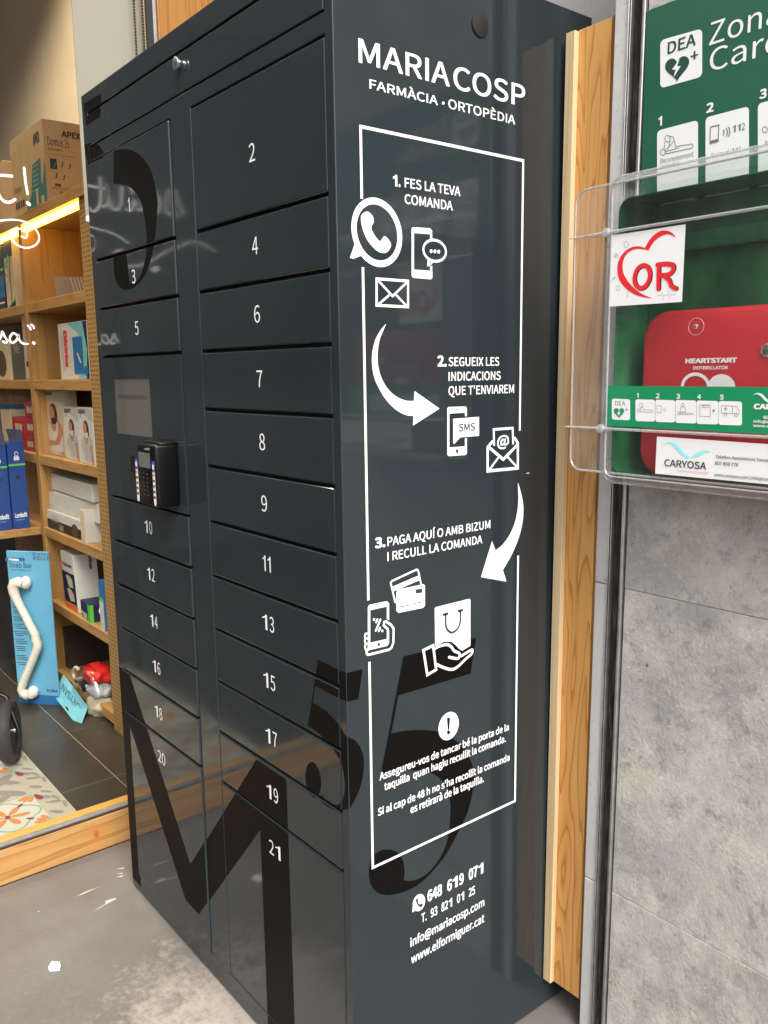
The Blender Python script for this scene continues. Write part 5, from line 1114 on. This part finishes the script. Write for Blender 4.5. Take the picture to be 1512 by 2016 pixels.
# shop bag of orthopaedic strap with its folded card header
bg_ = thing('strap_bag', 'clear bag of red and cream straps with turquoise CORYSAN card header', 'bag', (at(190, 1380, 1, 0.38).x, 0.38, 0.0605))
ctr = lambda px, py, y: at(px, py, 1, y)
def lump(name, px, py, y, rad, mt, seed, amp=0.25): return MB().blob(ctr(px, py, y), rad, amp, seed, 3).build(name, mt, bg_, 80)
lump('red_strap', 194, 1326, 0.40, (0.085, 0.06, 0.042), mat('red_webbing', (0.62, 0.02, 0.015), 0.4), 3)
lump('grey_fabric', 198, 1358, 0.39, (0.075, 0.05, 0.035), mat('pale_grey_cloth', (0.42, 0.44, 0.46), 0.7, bump=(60, 0.6, 0.006)), 5)
lump('cream_fabric', 198, 1388, 0.38, (0.080, 0.055, 0.045), mat('cream_cloth', (0.46, 0.43, 0.30), 0.7, bump=(70, 0.7, 0.008)), 8, 0.35)
m = MB(); c0 = ctr(174, 1350, 0.372); m.cyl(c0, (0.5, -1, 0.15), 0.036, 0.014, 28, 0.003); m.build('navy_disc', mat('navy_plastic', (0.015, 0.015, 0.06), 0.3), bg_, 40)
MB().cyl(c0 + Vector((0.004, -0.008, 0.002)), (0.5, -1, 0.15), 0.007, 0.004, 14).build('disc_stud', WHITE, bg_, 40)
hk = [(154, 1317), (149, 1314), (145, 1320), (145, 1330), (150, 1336), (158, 1337), (167, 1332), (180, 1322)]
MB().tube([ctr(x, y, 0.365) for x, y in smooth_pts(hk, 4)], 0.0075, 10).build('plastic_hook', mat('ivory_plastic', (0.66, 0.60, 0.46), 0.35), bg_, 60)
q4 = [ctr(124, 1328, 0.325), ctr(172, 1392, 0.325), ctr(156, 1434, 0.262), ctr(106, 1370, 0.262)]
hd = MB().prism(q4, (0, 0.003, 0)).build('card_header', mat('turquoise_card', (0.16, 0.46, 0.56), 0.5, var=(9, 0.15)), bg_)
eU = (q4[0] - q4[1]).normalized(); eV = (q4[3] - q4[0]).normalized(); nn_ = Vector((0.2, -1, 0)).normalized()
text3('lettering', 'CORYSAN', q4[1] + eU * 0.018 + eV * 0.022 + nn_ * 0.003, eU, eV, (q4[0] - q4[1]).length * 0.80, 0.030, mat('navy_ink', (0.02, 0.03, 0.12), 0.5), hd, 0.0)
c_ = (q4[2] + q4[3]) / 2 - eV * 0.016 + nn_ * 0.002
MB().poly([c_ + eU * a + eV * b_ for a, b_ in ((-0.016, -0.004), (0.016, -0.004), (0.016, 0.004), (-0.016, 0.004))]).build('euro_slot', CAVITY, hd)
MB().blob(ctr(183, 1362, 0.375), (0.120, 0.070, 0.115), 0.12, 11, 3).build('film', FILM, bg_, 80)

# grab bar on its blue backing card, standing on the shop floor
GB0, GB1 = at(37.5, 1382, 2, 0.002), at(118, 1388, 2, 0.002)
k = Carton('grab_bar_card', 'white bent grab bar on a tall light blue card standing on floor', (0, 0), (0, 0), (0, 0), 0.0005, 0, 0, 0.008, C_['sky'], cat='packaged product', P=(GB0, GB1), h=0.655)
U_ = k.U; k_h = k.h
def onc(px, py):
    """point of the card's front plane behind a photograph pixel, as (u, v) fractions"""
    d = ray(px, py); n = k.nF; t_ = (k.O - CAM).dot(n) / d.dot(n); q = CAM + d * t_ - k.O; return q.dot(k.U) / k.w, q.z / k.h
Qz = zm(0, 1060, 10.08); Rz = zm(0, 1240, 11.63)
print('card', k.w, k.h, onc(10, 1071), onc(108, 1071), k.nF, k.U)
k.patch('F', 0, 1, 0, 0.062, C_['midblue'], 'foot_band')
def ct(body, z, L, R, cap, mt_, bold=0.0):
    a, b_, c0_ = onc(*z(L)), onc(*z(R)), onc(*z((L[0], L[1] - cap)))
    k.text('F', body, a[0], a[1], (b_[0] - a[0]) * k.w, (c0_[1] - a[1]) * k.h, mt_, bold)
ct('GORDON', Qz, (748, 330), (1018, 332), 48, C_['dgrey']); ct('ELLIS', Qz, (748, 425), (1026, 432), 75, C_['dgrey'], 0.01)
k.poly('F', [onc(*Qz(p)) for p in ((105, 385), (470, 380), (495, 405), (490, 450), (112, 450))], C_['midblue'], 'brand_band')
ct('PRIMA', Qz, (182, 440), (378, 438), 44, WHITE, 0.02); ct('Grab Bar', Qz, (200, 570), (640, 570), 90, INK, 0.0); ct('with Magic lock', Qz, (220, 632), (640, 632), 30, C_['midblue'])
k.poly('F', [onc(*Qz(p)) for p in ell((677, 305), 34, 34, 20)], C_['midblue'], 'logo_ring'); k.poly('F', [onc(*Qz(p)) for p in ell((685, 390), 32, 34, 20)], C_['midblue'], 'logo_ring'); k.poly('F', [onc(*Qz(p)) for p in ell((677, 305), 17, 15, 14)], C_['sky'], 'logo_ring', 0.0004); k.poly('F', [onc(*Qz(p)) for p in ell((688, 392), 16, 15, 14)], C_['sky'], 'logo_ring', 0.0004)
k.poly('F', [onc(*Qz(p)) for p in ((510, 200), (550, 195), (570, 182), (590, 195), (640, 200), (636, 212), (512, 212))], CAVITY, 'euro_slot')
for x, y, wd, z in ((252, 1290, 120, Qz), (255, 1362, 150, Qz), (262, 1435, 230, Qz), (262, 1475, 220, Qz), (266, 1555, 200, Qz), (275, 1595, 260, Qz), (280, 1632, 150, Qz), (272, 1697, 200, Qz), (300, 1735, 130, Qz), (300, 1775, 230, Qz), (285, 1845, 230, Qz), (305, 1885, 240, Qz), (310, 1920, 160, Qz), (345, 205, 220, Rz), (360, 252, 270, Rz), (362, 298, 270, Rz), (360, 378, 220, Rz), (385, 420, 200, Rz), (390, 465, 200, Rz), (380, 580, 220, Rz), (400, 625, 260, Rz), (402, 668, 300, Rz), (398, 745, 260, Rz), (440, 790, 180, Rz)):
    a, b_ = onc(*z((x, y))), onc(*z((x + wd, y + wd * 0.05))); hv = 0.0022
    k.poly('F', [(a[0], a[1] - hv), (b_[0], a[1] - hv), (b_[0], a[1] + hv), (a[0], a[1] + hv)], C_['navy'], 'small_print')
ct('16"/40cm', Rz, (1070, 1415), (1320, 1415), 62, C_['navy'], 0.01)
def bar(z, pts, off): return [k.pt('F', *onc(*z(p)), lift=off) for p in pts]
path = bar(Qz, [(560, 860), (470, 820), (400, 850), (370, 930), (385, 1030), (430, 1150)], 0.034) + bar(Qz, [(520, 1330), (600, 1480), (700, 1680), (800, 1860)], 0.034) + bar(Rz, [(930, 150), (985, 260), (960, 380), (930, 470), (860, 640), (780, 830), (700, 1020), (630, 1190), (600, 1290)], 0.034) + bar(Rz, [(640, 1390), (720, 1430), (800, 1400)], 0.030)
rads = [0.017, 0.021, 0.023, 0.023, 0.021, 0.018] + [0.0165] * 4 + [0.0175, 0.018, 0.0175] + [0.0165] * 6 + [0.020, 0.021, 0.021]
IV = mat('ivory_bar_plastic', (0.70, 0.66, 0.56), 0.28, coat=0.3)
MB().tube(path, rads[:len(path)], 16).build('grab_bar', IV, k.o, 60)
for i in (5, 6, 7, 8, 9, 13, 14, 15, 16):
    MB().tube([path[i], path[i] + (path[i + 1] - path[i]).normalized() * 0.0016], rads[i] + 0.0006, 16).build('grip_ring', mat('ring_shadow_grey', (0.52, 0.49, 0.42), 0.4) if i == 5 else bpy.data.materials['ring_shadow_grey'], k.o, 60)
for e in (0, -1):
    MB().blob(path[e] - k.nF * 0.018, (0.024, 0.024, 0.028), 0.05, 2, 2).build('mounting_flange', IV, k.o, 60)

# black wheel of a walking aid, cut by the photo edge
wc = at(22, 1500, 2, 0.0); ax = Vector((0.42, 0.905, 0.05)).normalized(); R0 = 0.112
wh = thing('walker_wheel', 'black rubber wheel of a walking aid on the patterned mat', 'wheel', (wc.x, wc.y, 0))
wcc = Vector((wc.x, wc.y, R0 + 0.0045))
m = MB(); q_ = ax.to_track_quat('Z', 'Y').to_matrix()
prof = [(R0 - 0.03, -0.022), (R0 - 0.012, -0.026), (R0 - 0.002, -0.016), (R0, 0.0), (R0 - 0.002, 0.016), (R0 - 0.012, 0.026), (R0 - 0.03, 0.022)]
b = bmesh.new(); n = 40; rings = [[b.verts.new(wcc + q_ @ Vector((r_ * math.cos(2 * math.pi * i / n), r_ * math.sin(2 * math.pi * i / n), h_))) for r_, h_ in prof] for i in range(n)]
for i in range(n):
    for j in range(len(prof)): b.faces.new((rings[i][j], rings[(i + 1) % n][j], rings[(i + 1) % n][(j + 1) % len(prof)], rings[i][(j + 1) % len(prof)]))
bmesh.ops.recalc_face_normals(b, faces=b.faces); m.join(b).build('tyre', RUBBER, wh, 50)
MB().cyl(wcc, ax, R0 - 0.028, 0.028, 36, 0.003).build('rim', BLACKPL, wh, 40)
MB().cyl(wcc + ax * 0.018, ax, 0.010, 0.014, 16, 0.002).build('axle_bolt', CHROME, wh, 40)
MB().tube([wcc + ax * 0.034, wcc + ax * 0.036 + Vector((-0.05, -0.02, 0.11)), wcc + Vector((-0.12, -0.05, 0.15)), wcc + Vector((-0.22, -0.10, 0.5))], 0.010, 10).build('fork', BLACKPL, wh, 60)

# patterned vinyl mat just inside the window
mt0 = MB().box(-2.75, -1.488, -0.70, 0.020, 0.0004, 0.0032, 0.0008, 1).build('patterned_mat', mat('mat_cream', (0.33, 0.325, 0.26), 0.55, var=(12, 0.05)), label='patterned tile-print vinyl mat with orange flowers inside the window', cat='mat')
MC = {k_: mat('mat_' + k_, v, 0.55) for k_, v in dict(taupe=(0.21, 0.18, 0.165), orange=(0.44, 0.18, 0.05), maroon=(0.16, 0.022, 0.042), mint=(0.19, 0.31, 0.26), pale=(0.42, 0.43, 0.36), grey=(0.13, 0.12, 0.125), line=(0.30, 0.28, 0.22)).items()}
MZ = 0.0038
LV = [0]
def flat(name, pts, col, dz=0.0):
    LV[0] += 1; dz = dz + (LV[0] % 97) * 0.000004
    return MB().poly([(x, y, MZ + dz) for x, y in pts]).build(name, MC[col], mt0)
def leaf(cx, cy, ang, ln, wd, col, dz=0.0004, name='petal'):
    c0, s0 = math.cos(ang), math.sin(ang); pts = []
    for t in range(16):
        a = 2 * math.pi * t / 16; r_ = ln * (0.5 + 0.5 * math.cos(a)); w_ = wd * math.sin(a) * (0.6 + 0.4 * math.cos(a / 2) ** 2)
        pts.append((cx + c0 * r_ - s0 * w_, cy + s0 * r_ + c0 * w_))
    return flat(name, pts, col, dz)
TL = 0.212
yb = -0.055
flat('border_line', [(-2.75, yb), (-1.49, yb), (-1.49, yb + 0.0015), (-2.75, yb + 0.0015)], 'line')
for i in range(6):                                           # border scrolls
    x0 = -1.52 - i * TL
    for q in range(3):
        leaf(x0 - 0.03 - q * 0.062, -0.047 + 0.008 * (q % 2), 0.7 + 0.4 * (q % 2), 0.050, 0.012, 'taupe'); leaf(x0 - 0.02 - q * 0.062, 0.004, 3.0 + 0.4 * q, 0.050, 0.008, 'taupe')
    leaf(x0 - 0.17, -0.05, 0.2, 0.05, 0.012, 'maroon'); 
for i in range(5):
    for j in range(3):
        x1 = -1.484 - i * TL; y1 = yb - j * TL; cx, cy = x1 - TL / 2, y1 - TL / 2
        flat('tile_line', [(x1 - TL, y1 - TL), (x1 - TL, y1), (x1 - TL + 0.0014, y1), (x1 - TL + 0.0014, y1 - TL)], 'line', 0.0002)
        if (i + j) % 2 == 0:
            flat('tile_print', [(x1 - TL + 0.002, y1 - TL + 0.002), (x1 - 0.002, y1 - TL + 0.002), (x1 - 0.002, y1 - 0.002), (x1 - TL + 0.002, y1 - 0.002)], 'pale')
            for q in range(6): leaf(cx + 0.008 * math.cos(q * math.pi / 3 + 0.3), cy + 0.008 * math.sin(q * math.pi / 3 + 0.3), q * math.pi / 3 + 0.3, 0.058, 0.013, 'orange', 0.0005)
            leaf(cx - 0.012, cy, 0.0, 0.024, 0.010, 'maroon', 0.0008)
            mb = MB(); ring = [(cx + (0.088 + 0.012 * math.cos(4 * a)) * math.cos(a), cy + (0.088 + 0.012 * math.cos(4 * a)) * math.sin(a)) for a in [2 * math.pi * q / 40 for q in range(40)]]
            ribbon(mb, ring, 0.007, lambda v: Vector((v.x, v.y, MZ + 0.0005)), True); mb.build('mint_ring', MC['mint'], mt0)
            for sx, sy in ((1, 1), (1, -1), (-1, 1), (-1, -1)):
                px_, py_ = cx + sx * 0.052, cy + sy * 0.052; leaf(px_ - sx * 0.01, py_ - sy * 0.01, math.atan2(sy, sx), 0.028, 0.007, 'maroon', 0.0006)
                qx, qy = cx + sx * TL / 2 * 0.96, cy + sy * TL / 2 * 0.96
                for r_ in (-0.45, 0.0, 0.45): leaf(qx, qy, math.atan2(-sy, -sx) + r_, 0.05, 0.010, 'orange', 0.0006)
                leaf(qx + sx * 0.002, qy + sy * 0.002, math.atan2(-sy, -sx), 0.02, 0.010, 'mint', 0.0008)
        else:
            for q in range(4): leaf(cx, cy, q * math.pi / 2 + math.pi / 4, 0.130, 0.022, 'taupe', 0.0004)
            for q in range(4): leaf(cx + 0.10 * math.cos(q * math.pi / 2), cy + 0.10 * math.sin(q * math.pi / 2), q * math.pi / 2 + math.pi * 0.75, 0.09, 0.018, 'taupe', 0.0004)

# warm downlights in the shop ceiling, added to light the room after a warm spot mirrored in the doors
DL = mat('downlight_disc', (1, 0.9, 0.7), 0.5, emit=((1.0, 0.78, 0.48), 7.0))
for i, (x, y, lab) in enumerate(((-2.75, 0.10, 'round warm downlight added in the shop ceiling to brighten the wall by the shelves'), (-2.35, -1.9, 'round warm downlight in the shop ceiling near the door'), (-3.8, -0.55, 'round warm downlight deep in the shop near the shelves'), (-3.8, -1.9, 'round warm downlight deep in the shop'))):
    t = thing('ceiling_downlight', lab, 'ceiling light', (x, y, 3.885), 'shop ceiling downlights')
    m = MB(); m.tube([(x + 0.075 * math.cos(a), y + 0.075 * math.sin(a), 3.893) for a in [2 * math.pi * q / 28 for q in range(30)]], 0.008, 8, False); m.build('trim_ring', CEIL, t, 60)
    MB().cyl((x, y, 3.896), (0, 0, 1), 0.066, 0.006, 28).build('lamp_disc', DL, t)
    ld = bpy.data.lights.new('downlight', 'SPOT'); ld.energy = 140 if i == 0 else 45; ld.color = (1.0, 0.80, 0.55); ld.spot_size = math.radians(130); ld.spot_blend = 0.6; ld.shadow_soft_size = 0.06
    lo = bpy.data.objects.new('downlight_lamp', ld); lo.location = (x, y, 3.87); scene.collection.objects.link(lo)

# ================================================================== LITTLE THINGS ON THE PAVEMENT
cpx = at(107, 1904, 2, 0.0)
m = MB(); m.prism([at(x, y, 2, 0.0015) for x, y in ((95, 1907), (102, 1895), (117, 1896), (119.5, 1903), (118, 1911), (98, 1913))], (0, 0, 0.004))
m.build('white_chip', mat('broken_white_plaster', (0.80, 0.79, 0.77), 0.7), label='small angular white chip lying on the pavement', cat='debris')
pv = bpy.data.objects['pavement']; SCR = mat('scuff_white', (0.50, 0.46, 0.41), 0.8)
Sz = zm(0, 1640, 3.287); GP = lambda p: at(*Sz(p), 2, 0.0) + Vector((0, 0, 0.0006))
for poly in ([(490, 412), (560, 378), (655, 345), (600, 368), (540, 396)], [(605, 505), (680, 462), (684, 440), (748, 420), (752, 428), (700, 455), (640, 490)], [(748, 236), (805, 222), (800, 232)], [(752, 265), (795, 258), (790, 266)], [(748, 288), (800, 272), (790, 285)], [(240, 512), (254, 503), (252, 512)]):
    MB().poly([GP(p) for p in poly]).build('scuff', SCR, pv)
